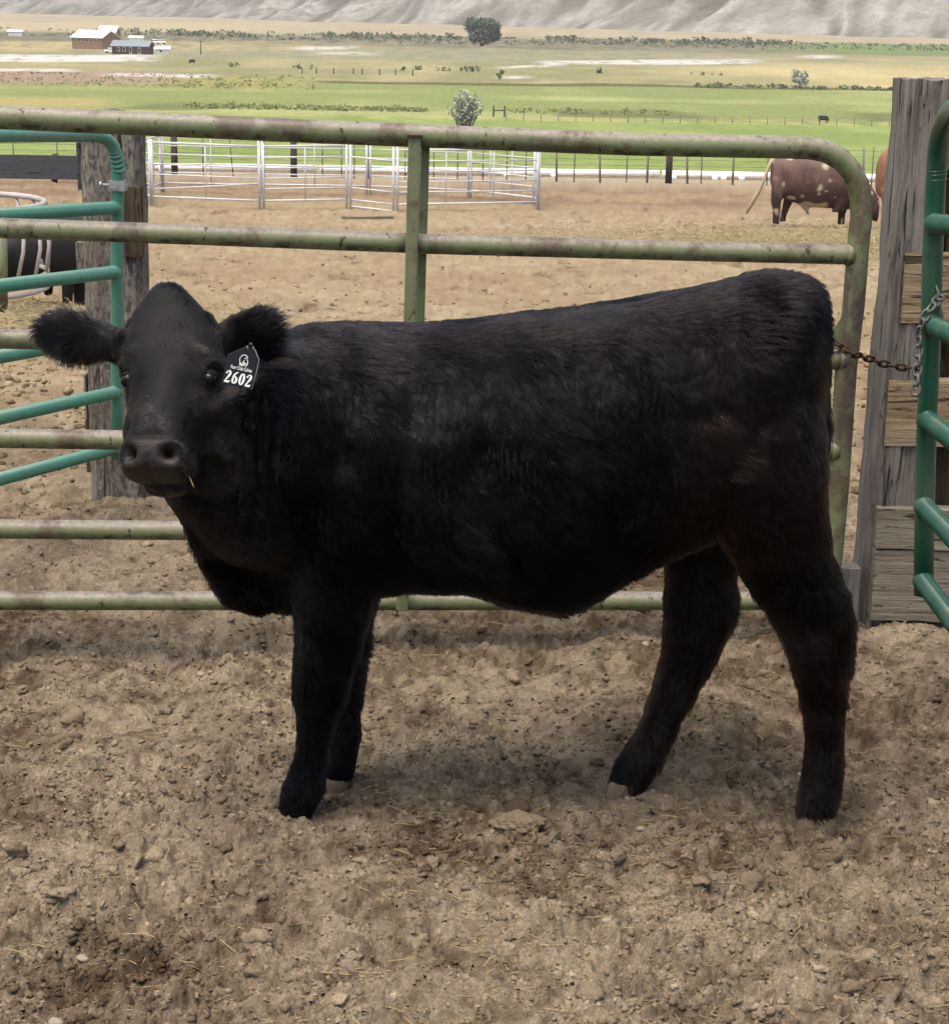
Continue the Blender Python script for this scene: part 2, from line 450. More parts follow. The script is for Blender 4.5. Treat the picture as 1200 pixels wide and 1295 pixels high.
x, y = GV[:, 0], GV[:, 1]
px, py = ((CX + F * ((GV - C0) @ rgt) / np.maximum((GV - C0) @ fwd, .1)), CY - F * ((GV - C0) @ upv) / np.maximum((GV - C0) @ fwd, .1))
def mixc(a, b, t): t = np.clip(t, 0, 1)[:, None]; return np.asarray(a) * (1 - t) + np.asarray(b) * t
def ground_col(x, y):
    n1 = fbm(x * 1.7, y * 1.7, 4, 101); n2 = fbm(x * 9, y * 9, 4, 111, .6); n3 = fbm(x * 40, y * 40, 4, 121, .65)
    c = mixc(alb(108, 90, 70), alb(198, 180, 152), .54 + (n1 - .5) * .8 + (n2 - .5) * 1.05 + (n3 - .5) * 1.35)
    damp = np.clip(fbm(x * 3.1 + 29, y * 3.1 + 4, 4, 137, .6) - .55, 0, 1) * 5
    one = np.ones((len(x), 1))
    c = mixc(c, one * np.array(alb(104, 84, 64)), damp * .12)
    # drier, paler dirt farther out in the corral, brown churned band by the back fence
    fx = fbm(x * .5, y * .5, 4, 141); f2 = fbm(x * 2.2, y * 1.3, 5, 151, .7); f3 = fbm(x * 6, y * 3.5, 3, 157, .6)
    cf = mixc(alb(176, 154, 120), alb(204, 187, 152), (fx - .3) * 1.0 + (f2 - .45) * 1.0 + (f3 - .5) * 1.5)
    cf = mixc(cf, one * np.array(alb(128, 106, 80)), np.clip(f2 - .55, 0, 1) * 6 * np.clip(f3 * 2 - .5, 0, 1))
    cf = mixc(cf, one * np.array(alb(150, 124, 100)), np.clip((y - 44) / 7, 0, 1) * np.clip(.45 + 2.2 * (fx - .45) + (f2 - .5), 0, 1))
    cf = mixc(cf, one * np.array(alb(190, 172, 132)), np.clip(1 - np.abs(y - 47) / 5, 0, 1) * np.clip(1 - np.abs(x + 3) / 7, 0, 1) * .7)
    hay = np.exp(-((x - 7.6) / 3.4) ** 2 - ((y - 35.5) / 3.6) ** 2) + np.exp(-((x + 4.4) / 1.6) ** 2 - ((y - 18.3) / 2.0) ** 2)
    cf = mixc(cf, one * np.array(alb(206, 190, 142)), np.clip(hay * 1.6 - .3 + (f2 - .5), 0, 1))
    k = np.clip((y - 5) / 5, 0, 1)[:, None]
    c = c * (1 - k) + cf * k
    return mixc(c, one * np.array(alb(196, 182, 154)), np.clip((y - 61.5) / 2.0, 0, 1))
c = ground_col(x, y)
vcol(ground, c)

# ---- pasture and valley floor
pys = np.concatenate([np.linspace(236.5, 60, 380), np.linspace(59.6, 13, 150)])
rows2 = np.unique(np.concatenate([[67.0], y_of_row(pys)])); rows2 = rows2[rows2 >= 67.0]
rows2 = np.append(rows2, [2990.0])
fine2 = np.linspace(-.28, .28, 420)
side2 = .28 + np.geomspace(.002, 1.0, 22); xt2 = np.concatenate([-side2[::-1], fine2, side2])
def zfield(x, y):
    return zg(y) + np.clip((y - 67) / 10, 0, 1) * (.25 * (fbm(x * .12, y * .12, 3, 201) - .5)) + np.clip((y - 450) / 300, 0, 1) * 1.6 * (fbm(x * .02, y * .02, 3, 203) - .5)
field, FV = grid('pasture', xt2, rows2, zfield, M['field'])
tag(field, kind='structure')
x, y = FV[:, 0], FV[:, 1]
d_ = FV - C0; dz = np.maximum(d_ @ fwd, .1)
px = CX + F * (d_ @ rgt) / dz; py = CY - F * (d_ @ upv) / dz
wob = (fbm(x * .03, y * .012, 4, 301) - .5)
ye = py - (px - 600) * .0157 + wob * 5
N_ = len(x)
def T(*c): return np.tile(alb(*c), (N_, 1))
fa = fbm(x * .05, y * .02, 5, 311, .6); fb = fbm(x * .25, y * .06, 4, 321, .6); fc = fbm(x * .012 + y * .004, y * .05, 3, 331)
ss = lambda a, b, v: np.clip((v - a) / (b - a), 0, 1)
c = mixc(alb(146, 166, 92), alb(172, 187, 112), (fa - .35) * 1.6 + (fb - .5) * .8)                                    # lush pasture
c = mixc(c, T(176, 188, 112), ss(.5, .62, fa) * .35 * ss(200, 160, ye))
up = mixc(alb(152, 164, 100), alb(184, 190, 126), (fa - .38) * 2 + (fc - .5) * 2.2)                                   # mown, streaky field
c = mixc(c, up, ss(150, 146, ye))
c = mixc(c, T(190, 188, 122), ss(152, 150, ye) * ss(143, 147, ye) * ss(.35, .6, fb))
c = mixc(c, T(122, 130, 82), ss(147, 144, ye) * ss(133, 138, ye) * ss(.42, .55, fbm(x * .04, y * .01, 3, 341)) * .8)
mid = mixc(alb(158, 156, 110), alb(200, 190, 140), (fa - .35) * 2.0)
c = mixc(c, mid, ss(106, 104, ye))
lf = ss(420, 330, px)
c = mixc(c, mixc(alb(140, 146, 84), alb(190, 178, 116), (fb - .3) * 2), lf * ss(122, 112, ye) * ss(98, 102, ye))
c = mixc(c, T(196, 180, 118), ss(170, 110, px) * ss(121, 125, py) * ss(138, 132, py) * .8)
c = mixc(c, T(176, 154, 130), ss(250, 170, px) * ss(88, 91, py) * ss(107, 104, py))
c = mixc(c, T(98, 102, 58), ss(380, 420, px) * ss(107.2, 106.2, ye) * ss(103, 104, ye) * .8)
c = mixc(c, mixc(alb(200, 186, 132), alb(220, 206, 154), (fa - .3) * 2), ss(880, 1000, px + (ye - 85) * -6) * ss(105, 102, ye) * ss(70, 74, ye))
far1 = mixc(alb(150, 152, 118), alb(180, 172, 136), (fb - .3) * 2)
c = mixc(c, far1, ss(80, 74, ye) * ss(60, 64, ye) * (1 - .7 * ss(900, 1000, px)))
sage = mixc(alb(122, 122, 96), alb(158, 152, 124), (fb - .3) * 2.2)
c = mixc(c, sage, ss(63, 60, ye) * ss(44, 48, ye))
c = mixc(c, T(132, 156, 92), ss(940, 1060, px) * ss(61, 58, ye) * ss(46, 49, ye))
c = mixc(c, mixc(alb(184, 172, 138), alb(204, 192, 160), (fa - .3) * 2), ss(48, 44, ye))
c = mixc(c, T(204, 190, 148), ss(420, 250, px) * ss(26, 29, py) * ss(41, 38, py) * .8)
c = mixc(c, T(206, 188, 134), ss(560, 100, px) * ss(50, 53, py) * ss(66, 62, py) * ss(.3, .5, fb) * .9)
# pale gravel tracks and alkali flats
def streak(x0, x1, yc, hw, s=1.0, slope=0.0, col=(232, 228, 218)):
    global c
    yy = py - (yc + slope * (px - x0)) + wob * 3
    c = mixc(c, T(*col), ss(x0 - 20, x0 + 10, px) * ss(x1 + 20, x1 - 10, px) * ss(hw + .8, hw - .2, np.abs(yy)) * s * ss(.22, .42, fb))
streak(-200, 190, 72.5, 4.2, 1.0); streak(140, 262, 94, 1.8, .9, .012); streak(-200, 88, 86, 1.7, .9, .01)
streak(690, 950, 78.5, 2.4, 1, -.006); streak(640, 700, 84, 1.2, .9, -.03); streak(380, 440, 61, 1.8, .9, -.02); streak(400, 470, 67, 2, .5)
streak(1020, 1050, 72, 2, .9); streak(640, 660, 97, 1.5, .8); streak(850, 1020, 73, 3, .35, 0, (190, 182, 160))
c = mixc(c, T(188, 170, 138), ss(76, 70, y))
vcol(field, c)

# ---- bare eroded hills
bx0, by0, bx1, by1 = -492., 1930., 275., 1215.
tdir = np.array([bx1 - bx0, by1 - by0]); tdir /= np.linalg.norm(tdir); ndir = np.array([-tdir[1], tdir[0]])
tt = np.concatenate([np.linspace(-1500, -110, 60), np.linspace(-100, 1150, 820), np.linspace(1160, 1900, 40)]); sv = np.concatenate([[-40, -20], np.linspace(-14, 130, 130), np.linspace(132, 260, 40), np.linspace(268, 1300, 40)])
Tt, Sv = np.meshgrid(tt, sv)
HX = bx0 + Tt * tdir[0] + Sv * ndir[0]; HY = by0 + Tt * tdir[1] + Sv * ndir[1]
t_, s_ = Tt.ravel(), Sv.ravel()
base_w = 26 * (fbm(t_ / 90, s_ * 0, 3, 401) - .5) * 2
se = np.maximum(0, s_ + base_w)
warp = 24 * (fbm(t_ / 70, s_ / 90, 3, 411) - .5)
r1 = 1 - np.abs(2 * vnoise((t_ + warp) / 85, s_ / 420, 421) - 1)
r2 = 1 - np.abs(2 * vnoise((t_ + warp * 1.3) / 28, s_ / 160, 431) - 1)
r3 = 1 - np.abs(2 * vnoise((t_ + warp) / 9, s_ / 60, 441) - 1)
r4 = 1 - np.abs(2 * vnoise((t_ + s_ * .45 + warp) / 13, s_ / 80, 443) - 1)
r5 = 1 - np.abs(2 * vnoise((t_ - s_ * .3 + warp) / 4.5, s_ / 26, 447) - 1)
hh = .018 * np.minimum(se, 50) * r5 + se * (.10 + .20 * r1 * np.minimum(1, se / 60) + .085 * r2 * np.minimum(1, se / 26)) + .07 * np.minimum(se, 60) * r3 ** 1.5 + .09 * np.minimum(se, 70) * r4 ** 1.4
HZ = -17.6 + np.where(s_ + base_w < 0, (s_ + base_w) * .05, hh)
V = np.stack([HX.ravel(), HY.ravel(), HZ], 1)
nx, ny = len(tt), len(sv)
i = np.arange(ny - 1)[:, None] * nx + np.arange(nx - 1)[None, :]
hills = fast_mesh('hills', V, np.stack([i, i + 1, i + nx + 1, i + nx], -1).reshape(-1, 4), M['hill'])
tag(hills, kind='structure')
hc = mixc(alb(146, 142, 128), alb(206, 202, 190), (fbm(t_ / 50, s_ / 40, 4, 451, .6) - .3) * 1.5 + (r4 - .6) * .5)
hc = mixc(hc, np.tile(alb(138, 136, 118), (len(t_), 1)), np.clip(fbm(t_ / 20, s_ / 12, 4, 461, .65) - .52, 0, 1) * 5 * (.35 + .65 * np.clip((700 - t_) / 400, 0, 1)))
hc = mixc(hc, np.tile(alb(118, 116, 98), (len(t_), 1)), np.clip(.62 - r4, 0, 1) * 1.8)
vcol(hills, hc)

# ================================================================== GATES, POSTS, PLANKS
def gateY(px): return 4.50 + (4.72 - 4.50) * px / 1085.0
def gp(px, py, dy=0.0): return PY(px, py, gateY(px) + dy)
g = empty('field_gate', gp(1055, 770))
tag(g, 'old pale green pipe gate with flaking rust standing behind the black calf', 'gate')
frame = MB()
top = [gp(-250, 137)] + [gp(px_, np.interp(px_, [-250, 0, 400, 800, 1000], [137, 148, 166, 182, 186])) for px_ in range(-150, 1001, 50)]
top += [gp(*q) for q in ((1025, 187), (1045, 191), (1063, 201), (1077, 216), (1085, 234), (1089, 253), (1089, 275), (1086, 300), (1083, 340), (1079, 389), (1069.5, 469), (1060, 616), (1052, 705), (1047, 735), (1036, 753), (1018, 760), (980, 760))]
rr = [.0275] * len(top)
frame.tube(top, rr, 20)
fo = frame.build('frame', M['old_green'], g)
for pts in ([(-250, 280), (0, 288), (260, 297), (515, 307)], [(515, 307.5), (900, 318), (1083, 322)], [(-250, 422), (0, 428), (500, 441), (1074, 456)],
            [(-250, 549), (0, 554), (153, 556.5), (600, 564), (1064, 570)], [(-250, 667), (0, 669), (245, 671), (1056, 678)],
            [(-250, 759), (0, 759.5), (500, 760), (985, 760)]):
    mb = MB(); dense = []
    for (ax, ay), (bx_, by_) in zip(pts[:-1], pts[1:]):
        for k in range(12): dense.append((ax + (bx_ - ax) * k / 12, ay + (by_ - ay) * k / 12))
    dense.append(pts[-1])
    mb.tube([gp(*q) for q in dense], .0243, 18)
    if pts[-1][0] > 1050:                                            # weld bead where the rail meets the upright
        e = gp(pts[-1][0] - 14, pts[-1][1] - .3); e2 = gp(pts[-1][0] - 6, pts[-1][1]); mb.tube([e, e2], [.027, .030], 18)
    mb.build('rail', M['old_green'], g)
def flat_bar(p0, p1, w, th, name, mat, parent, bev=.003):
    p0, p1 = np.asarray(p0), np.asarray(p1); ax = (p1 - p0) / 2; L = np.linalg.norm(ax)
    u = np.cross(ax / L, np.array([0, 1.0, 0])); u /= np.linalg.norm(u); w_ = np.cross(u, ax / L)
    mb = MB()
    n = 10
    for k in range(n): pass
    mb.box((p0 + p1) / 2, u * w / 2, w_ * th / 2, ax)
    return mb.build(name, mat, parent, smooth=False, bevel=bev)
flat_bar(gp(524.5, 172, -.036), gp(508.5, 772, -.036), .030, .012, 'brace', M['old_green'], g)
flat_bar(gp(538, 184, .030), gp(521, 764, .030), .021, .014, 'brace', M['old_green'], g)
cp = MB(); cp.box(gp(524.5, 171.5, -.036), [.018, 0, 0], [0, .012, 0], [0, 0, .0025]); cp.build('brace_cap', M['rust'], g, False)
# latch plate at the closing end
mb = MB(); pl = [(1049, 425), (1063, 402), (1069, 408), (1070, 442), (1049, 442)]
Vf = [gp(a, b, -.02) for a, b in pl] + [gp(a, b, -.012) for a, b in pl]
mb.add(Vf, [(0, 1, 2, 3, 4), (9, 8, 7, 6, 5)] + [(k, k + 5, (k + 1) % 5 + 5, (k + 1) % 5) for k in range(5)])
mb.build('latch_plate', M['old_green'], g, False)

def post_mesh(name, b, t, hx, hy, mat, parent=None, rot=0.0, expo=5, rough=.006, seed=0, n=72, ny=60, tilt_top=.0):
    """weathered post: superellipse section, split and grooved along the grain"""
    b, t = np.asarray(b, float), np.asarray(t, float)
    V = []; Fc = []
    th = np.arange(n) / n * 2 * math.pi
    base = np.stack([np.sign(np.cos(th)) * np.abs(np.cos(th)) ** (2 / expo) * hx, np.sign(np.sin(th)) * np.abs(np.sin(th)) ** (2 / expo) * hy], 1)
    arc = np.cumsum(np.r_[0, np.linalg.norm(np.diff(base, axis=0), axis=1)])
    for j in range(ny + 1):
        f = j / ny; z = f * np.linalg.norm(t - b)
        gr = fbm(arc * 55 + seed, z * 2.5 + 0 * arc, 4, 500 + seed, .6) - .5
        crack = np.maximum(0, vnoise(arc * 26 + seed * 3, z * 1.1 + 0 * arc, 520 + seed) - .66) * 3.0
        # wrap so that the seam closes
        w = np.clip((arc[-1] - arc) / .02, 0, 1) * np.clip(arc / .02, 0, 1)
        k = 1 + (gr * rough * 2.2 - crack * rough * 2.0 + .5 * rough * (fbm(z * 6 + 0 * arc, arc * 3, 2, 530 + seed) - .5)) / max(hx, hy) * w
        q = base * k[:, None]
        cr, sr = math.cos(rot), math.sin(rot)
        c = b + (t - b) * f
        dz = tilt_top * q[:, 0] * f + (fbm(q[:, 0] * 40, q[:, 1] * 40, 2, seed) - .5) * .012 * (j == ny)
        V += [c + np.array([cr * u - sr * v, sr * u + cr * v, d]) for (u, v), d in zip(q, dz)]
    for j in range(ny):
        for k in range(n):
            k2 = (k + 1) % n; Fc.append((j * n + k, j * n + k2, (j + 1) * n + k2, (j + 1) * n + k))
    V.append(np.mean(V[-n:], axis=0) - np.array([0, 0, .003])); L = ny * n
    for k in range(n): Fc.append((L + k, L + (k + 1) % n, len(V) - 1))
    mb = MB(); mb.add(V, Fc)
    o = mb.build(name, mat, parent); edge_smooth(o, 50); return o
def plank_mesh(name, c, hx, hz, hy, mat, parent=None, seed=0, roll=0.0, n=60, ragged=.004, rough=.003):
    """horizontal plank with a weathered face and ragged ends; long axis along x"""
    c = np.asarray(c, float); V = []; Fc = []
    prof = []
    for k in range(10): prof.append((-hy, -hz + 2 * hz * k / 9))
    prof += [(-hy + .006, hz + .0), (hy, hz), (hy, 0), (hy, -hz), (-hy + .006, -hz - .0)]
    prof = np.array(prof); m_ = len(prof)
    for j in range(n + 1):
        x_ = -hx + 2 * hx * j / n
        s_ = prof[:, 1]
        gr = fbm(s_ * 70 + seed * 7, x_ * 3 + 0 * s_, 4, 600 + seed) - .5
        e = (j in (0, n)) * ragged * (fbm(s_ * 60, 0 * s_ + seed, 3, 610 + seed) - .5) * 2
        y_ = prof[:, 0] - np.where(prof[:, 0] < -hy + .005, gr * rough * 2, 0)
        z_ = s_ + (fbm(x_ * 4 + 0 * s_, s_ * 5 + seed, 2, 620 + seed) - .5) * .008
        V += [c + np.array([(x_ + ee) * math.cos(roll), yy, zz + (x_) * math.sin(roll)]) for ee, yy, zz in zip(e + 0 * s_, y_, z_)]
    for j in range(n):
        for k in range(m_):
            k2 = (k + 1) % m_; Fc.append((j * m_ + k, (j + 1) * m_ + k, (j + 1) * m_ + k2, j * m_ + k2))
    Fc.append(tuple(range(m_))); Fc.append(tuple(n * m_ + k for k in range(m_))[::-1])
    mb = MB(); mb.add(V, Fc); o = mb.build(name, mat, parent); edge_smooth(o, 45); return o

# ---- right-hand gate post with the plank fence nailed to it
YP = 4.86
rb = PY(1104, 800, YP); rb[2] -= .06; rtp = PY(1168, 99, YP)
post_r = post_mesh('gate_post', rb, rtp, .058, .075, M['post_wood'], None, .05, 6, .013, 3)
tag(post_r, 'tall grey weathered wooden gate post, cracked, carrying the planks on the right', 'post')
fr = empty('plank_fence', PY(1190, 800, 4.93))
tag(fr, 'plank fence of tan and grey boards behind the dark green gate', 'fence')
bb = PY(1196, 812, 4.94); bb[2] -= .06; bt = PY(1234, 100, 4.94)
post_mesh('backing_post', bb, bt, .085, .06, M['backing'], fr, 0, 8, .007, 8)
for (pl_, pt, pb, mt, Yo, th) in ((1160, 134, 215, 'plank_grey', 4.83, .03), (1142.5, 322, 411, 'plank', 4.775, .026), (1121, 482, 566, 'plank', 4.775, .026),
                                  (1108, 645, 696, 'plank_grey', 4.755, .03), (1104, 697.5, 787, 'plank_grey', 4.76, .03)):
    a = PY(pl_, (pt + pb) / 2, Yo); hz = np.linalg.norm(PY(pl_, pt, Yo) - PY(pl_, pb, Yo)) / 2 - .001
    L_ = .75
    plank_mesh('plank', a + np.array([L_, .03, -.0 * L_]), L_, hz, th, M[mt], fr, int(pl_) % 97, -.004, 70)
# short stub post tucked beside the gate upright
sb = PY(1075, 765, 4.80); sb[2] = -.05; st_ = PY(1074, 716, 4.80)
stub = post_mesh('stub_post', sb, st_, .026, .03, M['post_wood'], None, 0, 6, .004, 12, 40, 16)
tag(stub, 'short sawn-off wooden stub post at the foot of the rusty green gate', 'post')

# ---- dark green gate on the right, running towards the camera
dg = empty('tube_gate', P(1167, 760, 4.45))
tag(dg, 'dark green glossy tube gate seen end-on at the right edge of the photo', 'gate')
vdir = ray(800, 250)
up_pts = [(1168, 752, 4.42), (1168.5, 675, 4.42), (1172, 528, 4.42), (1176, 451, 4.42), (1179, 327, 4.42), (1182, 250, 4.42), (1184.5, 205, 4.42), (1187, 180, 4.40), (1191, 161, 4.36), (1198, 146, 4.30), (1207, 137, 4.23)]
pts = [PY(*q) for q in up_pts]; e = pts[-1]
pts.append(e - .5 * vdir); pts.append(e - 1.9 * vdir)
mb = MB(); mb.tube(pts, .0238, 20)
for q in (215, 219.5, 226): mb.tube([PY(1184.4, q, 4.42), PY(1184.4, q + 1.6, 4.42)], .0246, 20)
mb.build('frame', M['dark_green'], dg)
for (sx, sy) in ((1181, 283), (1177, 411), (1172, 531), (1168, 640), (1167, 735)):
    s_ = PY(sx, sy, 4.42); mb = MB()
    mb.tube([s_ - .004 * vdir, s_ - .03 * vdir, s_ - .031 * vdir, s_ - 1.9 * vdir], [.0262, .0262, .0236, .0236], 20); mb.build('rail', M['dark_green'], dg)
mb = MB(); e2 = PY(1207, 137, 4.23) - 1.9 * vdir; e3 = PY(1167, 735, 4.42) - 1.9 * vdir; mb.tube([e2, e3], .0238, 16); mb.build('upright', M['dark_green'], dg)

# ---- teal gate on the left
tg = empty('tube_gate', P(148, 600, 5.98))
tag(tg, 'teal green tube gate behind the rusty gate, clamped near the left wooden post', 'gate')
tdir_ = ray(1640, 165)
K0 = PY(112, 170.5, 5.78)
pts = [K0 - 1.0 * tdir_, K0 - .5 * tdir_, K0] + [PY(*q) for q in ((124, 171, 5.84), (134, 175, 5.87), (142, 183, 5.89), (147, 196, 5.90), (149, 215, 5.90), (148.5, 240, 5.90), (148, 300, 5.90), (148, 400, 5.90), (148, 500, 5.90), (148, 580, 5.90))]
mb = MB(); mb.tube(pts, .0205, 18)
for q in (184, 189, 194, 200, 206, 212):
    mb.tube([PY(142.5 + (q - 184) * .27, q, 5.892), PY(142.9 + (q - 184) * .27, q + 2.0, 5.895)], [.0216, .0210], 18)
mb.build('frame', M['teal'], tg)
for yy in (262, 343.5, 425, 495.5, 566):
    s_ = PY(148, yy, 5.90); mb = MB(); mb.tube([s_, s_ - .025 * tdir_, s_ - .026 * tdir_, s_ - 1.1 * tdir_], [.0222, .0222, .0203, .0203], 18); mb.build('rail', M['teal'], tg)
mb = MB(); mb.tube([K0 - 1.0 * tdir_, PY(148, 566, 5.90) - 1.1 * tdir_], .0205, 16); mb.build('upright', M['teal'], tg)
ck = MB(); c_ = PY(149, 234, 5.90)
ck.box(c_, [.0245, 0, 0], [0, .026, 0], [0, 0, .0155]); ck.box(c_ + [-.008, -.028, 0], [.014, 0, 0], [0, .003, 0], [0, 0, .008])
ck.tube([c_ + [-.05, -.012, .002], c_ + [-.02, -.012, .002]], .0042, 10); ck.tube([c_ + [-.053, -.012, .002], c_ + [-.047, -.012, .002]], .011, 10)
edge_smooth(ck.build('clamp', M['galv'], tg))

# ---- left post
lb = PY(148, 650, 6.10); lb[2] = -.08; lt = PY(131, 140, 6.10)
lp = post_mesh('gate_post', lb, lt, .076, .075, M['left_wood'], None, .2, 3.2, .011, 21)
tag(lp, 'grey wooden post behind the teal gate, with a split slab on its right side', 'post')
sl_b = PY(172, 648, 6.06); sl_b[2] = -.06; sl_t = PY(162, 166, 6.06)
post_mesh('slab', sl_b + [0, .02, 0], sl_t + [0, .02, 0], .044, .05, M['left_wood'], None, -.1, 5, .008, 25, 56, 50)
sl_o = bpy.data.objects['slab']; keep(sl_o, lp)
sd2 = PY(163, 316, 5.99); sd1 = PY(163, 248, 5.99)
o = plank_mesh('cleat', (sd1 + sd2) / 2 + [.006, .03, 0], .032, .11, .012, M['backing'], None, 4, 0, 12); keep(o, lp)
def upright_board(name, px0, px1, py0, py1, Y, th, mat, parent):
    a = PY(px0, py0, Y); b = PY(px1, py1, Y)
    mb = MB(); mb.box((a + b) / 2, [abs(b[0] - a[0]) / 2, 0, 0], [0, th, 0], [0, 0, abs(a[2] - b[2]) / 2])
    return mb.build(name, mat, parent, False, .002)
upright_board('board', 100, 107, 178, 238, 6.15, .05, M['fence_grey'], lp)
upright_board('board', 97, 112, 305, 352, 6.2, .02, M['left_wood'], lp)
upright_board('board', 109.5, 114.5, 470, 527, 6.14, .05, M['pale_stake'], lp)
upright_board('board', 111, 119, 527, 593, 6.15, .05, M['backing'], lp)

# ---- chains
def chain(name, label, pts, r, ll, mat, group=None):
    pts = [np.asarray(p) for p in pts]
    seg = np.r_[0, np.cumsum([np.linalg.norm(b - a) for a, b in zip(pts[:-1], pts[1:])])]
    at = lambda s: np.array([np.interp(s, seg, [p[k] for p in pts]) for k in range(3)])
    root = empty(name, pts[0]); tag(root, label, 'chain')
    pitch = ll - 3.2 * r; n = int(seg[-1] / pitch)
    for i in range(n):
        a = at(i * pitch); b = at((i + 1) * pitch); d = (b - a) / (np.linalg.norm(b - a) + 1e-9)
        s1 = np.cross(d, [0.15, 1, .2]); s1 /= np.linalg.norm(s1); s2 = np.cross(d, s1)
        s = (s1 + .35 * s2) if i % 2 else (s2 + .35 * s1); s /= np.linalg.norm(s)
        c = (a + b) / 2; h = ll / 2 - r; wd = ll * .27
        path = []
        for k in range(17):
            t = 2 * math.pi * k / 16
            path.append(c + d * (math.copysign(max(0, h - wd), math.cos(t)) + wd * math.cos(t)) + s * wd * math.sin(t))
        mb = MB(); mb.tube(path, r, 8, False); mb.build('link', mat, root)
    return root
chain('gate_chain', 'rusty brown chain tying the old green gate to the wooden post', [P(1050, 428, 4.66), P(1062, 436, 4.60), P(1076, 447, 4.58), P(1098, 453, 4.62), P(1120, 461, 4.64), P(1145, 465, 4.62), P(1172, 464, 4.60)], .0036, .034, M['rust'])
chain('gate_chain', 'grey steel chain hanging down the dark green gate upright', [P(1190, 374, 4.40), P(1183, 382, 4.37), P(1175, 392, 4.37), P(1168, 402, 4.37), P(1164, 416, 4.39), P(1162, 432, 4.40), P(1161, 452, 4.40), P(1159, 480, 4.40), P(1157, 507, 4.40)], .0036, .034, M['chain'])
mb = MB(); mb.tube([P(1183, 358, 4.41), P(1187, 372, 4.405), P(1190, 390, 4.40), P(1192, 404, 4.39)], .0028, 8)
tag(mb.build('tie_wire', M['chain']), 'twist of pale wire on the dark green gate above the steel chain', 'wire')

# ---- thin summer haze over the valley
hz = MB(); hz.box([0, 2000, 385], [4600, 0, 0], [0, 2050, 0], [0, 0, 415])
hzm = bpy.data.materials.new('haze'); hzm.use_nodes = True; hn = hzm.node_tree.nodes; hn.remove(hn['Principled BSDF'])
pv = hn.new('ShaderNodeVolumePrincipled'); pv.inputs['Color'].default_value = (.93, .95, 1, 1); pv.inputs['Density'].default_value = .00012
hzm.node_tree.links.new(pv.outputs[0], hn['Material Output'].inputs['Volume'])
haze = hz.build('haze', hzm, None, False); tag(haze, kind='stuff')

# ================================================================== THE BLACK CALF
YC = 3.62
def mpp(px, py, Y):                     # metres per photo pixel at that place
    p = PY(px, py, Y); return ((p - C0) @ fwd) / F
def torso_sec(px, top, bot, w, e=2.25, yc=YC, skew=0.0):
    c = PY(px, (top + bot) / 2, yc); k = mpp(px, (top + bot) / 2, yc)
    return (c, np.array([skew, 0, 1.0]) * (bot - top) / 2 * k / .975, np.array([0, w, 0]), e)
def leg_sec(px, py, rx, ry, Y, e=2.3, t=(0, 0)):
    c = PY(px, py, Y); k = mpp(px, py, Y)
    return (c, np.array([rx * k, 0, t[0] * rx * k]), np.array([0, ry, t[1] * ry]), e)
body = MB()
SH = 7      # fur thickness allowance in photo pixels
body.loft([torso_sec(298, 600, 742, .05), torso_sec(312, 520, 762, .085), torso_sec(335, 450, 772, .125), torso_sec(370, 416, 776, .165), torso_sec(410, 413, 768, .195), torso_sec(460, 412, 750, .215),
           torso_sec(520, 414, 741, .225), torso_sec(600, 409, 742, .25), torso_sec(670, 400, 760, .265), torso_sec(705, 396, 768, .265), torso_sec(740, 391, 762, .26), torso_sec(768, 388, 746, .255),
           torso_sec(810, 381, 716, .24), torso_sec(860, 372, 695, .235), torso_sec(915, 359, 675, .225), torso_sec(965, 350, 650, .205),
           torso_sec(1005, 352, 620, .165), torso_sec(1028, 370, 580, .115), torso_sec(1038, 420, 530, .06)], 40)
YN, YF = YC - .135, YC + .13
# near hind leg
body.loft([leg_sec(935, 430, 70, .05, YN + .06), leg_sec(945, 480, 84, .085, YN + .03), leg_sec(952, 540, 88, .098, YN + .01), leg_sec(958, 600, 84, .10, YN), leg_sec(966, 650, 78, .095, YN), leg_sec(984, 695, 66, .082, YN),
           leg_sec(1004, 735, 62, .07, YN + .01), leg_sec(1022, 772, 56, .056, YN + .02, 2.3, (-.25, 0)), leg_sec(1034, 800, 43, .048, YN + .03), leg_sec(1037, 830, 35, .044, YN + .035), leg_sec(1038, 855, 31, .040, YN + .04), leg_sec(1041, 895, 26, .036, YN + .05),
           leg_sec(1043, 940, 23, .033, YN + .06), leg_sec(1041, 972, 25, .039, YN + .06), leg_sec(1037, 1000, 24, .041, YN + .06), leg_sec(1031, 1028, 23, .040, YN + .06), leg_sec(1030, 1034, 21, .036, YN + .06)])
# far hind leg
body.loft([leg_sec(930, 520, 70, .07, YF - .03), leg_sec(915, 600, 75, .085, YF), leg_sec(897, 670, 58, .085, YF), leg_sec(886, 725, 44, .07, YF), leg_sec(886, 772, 44, .058, YF - .01), leg_sec(880, 808, 40, .05, YF - .02, 2.3, (.3, 0)),
           leg_sec(868, 842, 33, .044, YF - .03), leg_sec(853, 875, 27, .038, YF - .04), leg_sec(836, 912, 23.5, .034, YF - .045), leg_sec(821, 940, 24, .036, YF - .05), leg_sec(808, 964, 26, .040, YF - .055),
           leg_sec(797, 983, 21.5, .037, YF - .06), leg_sec(790, 994, 19, .035, YF - .06)])
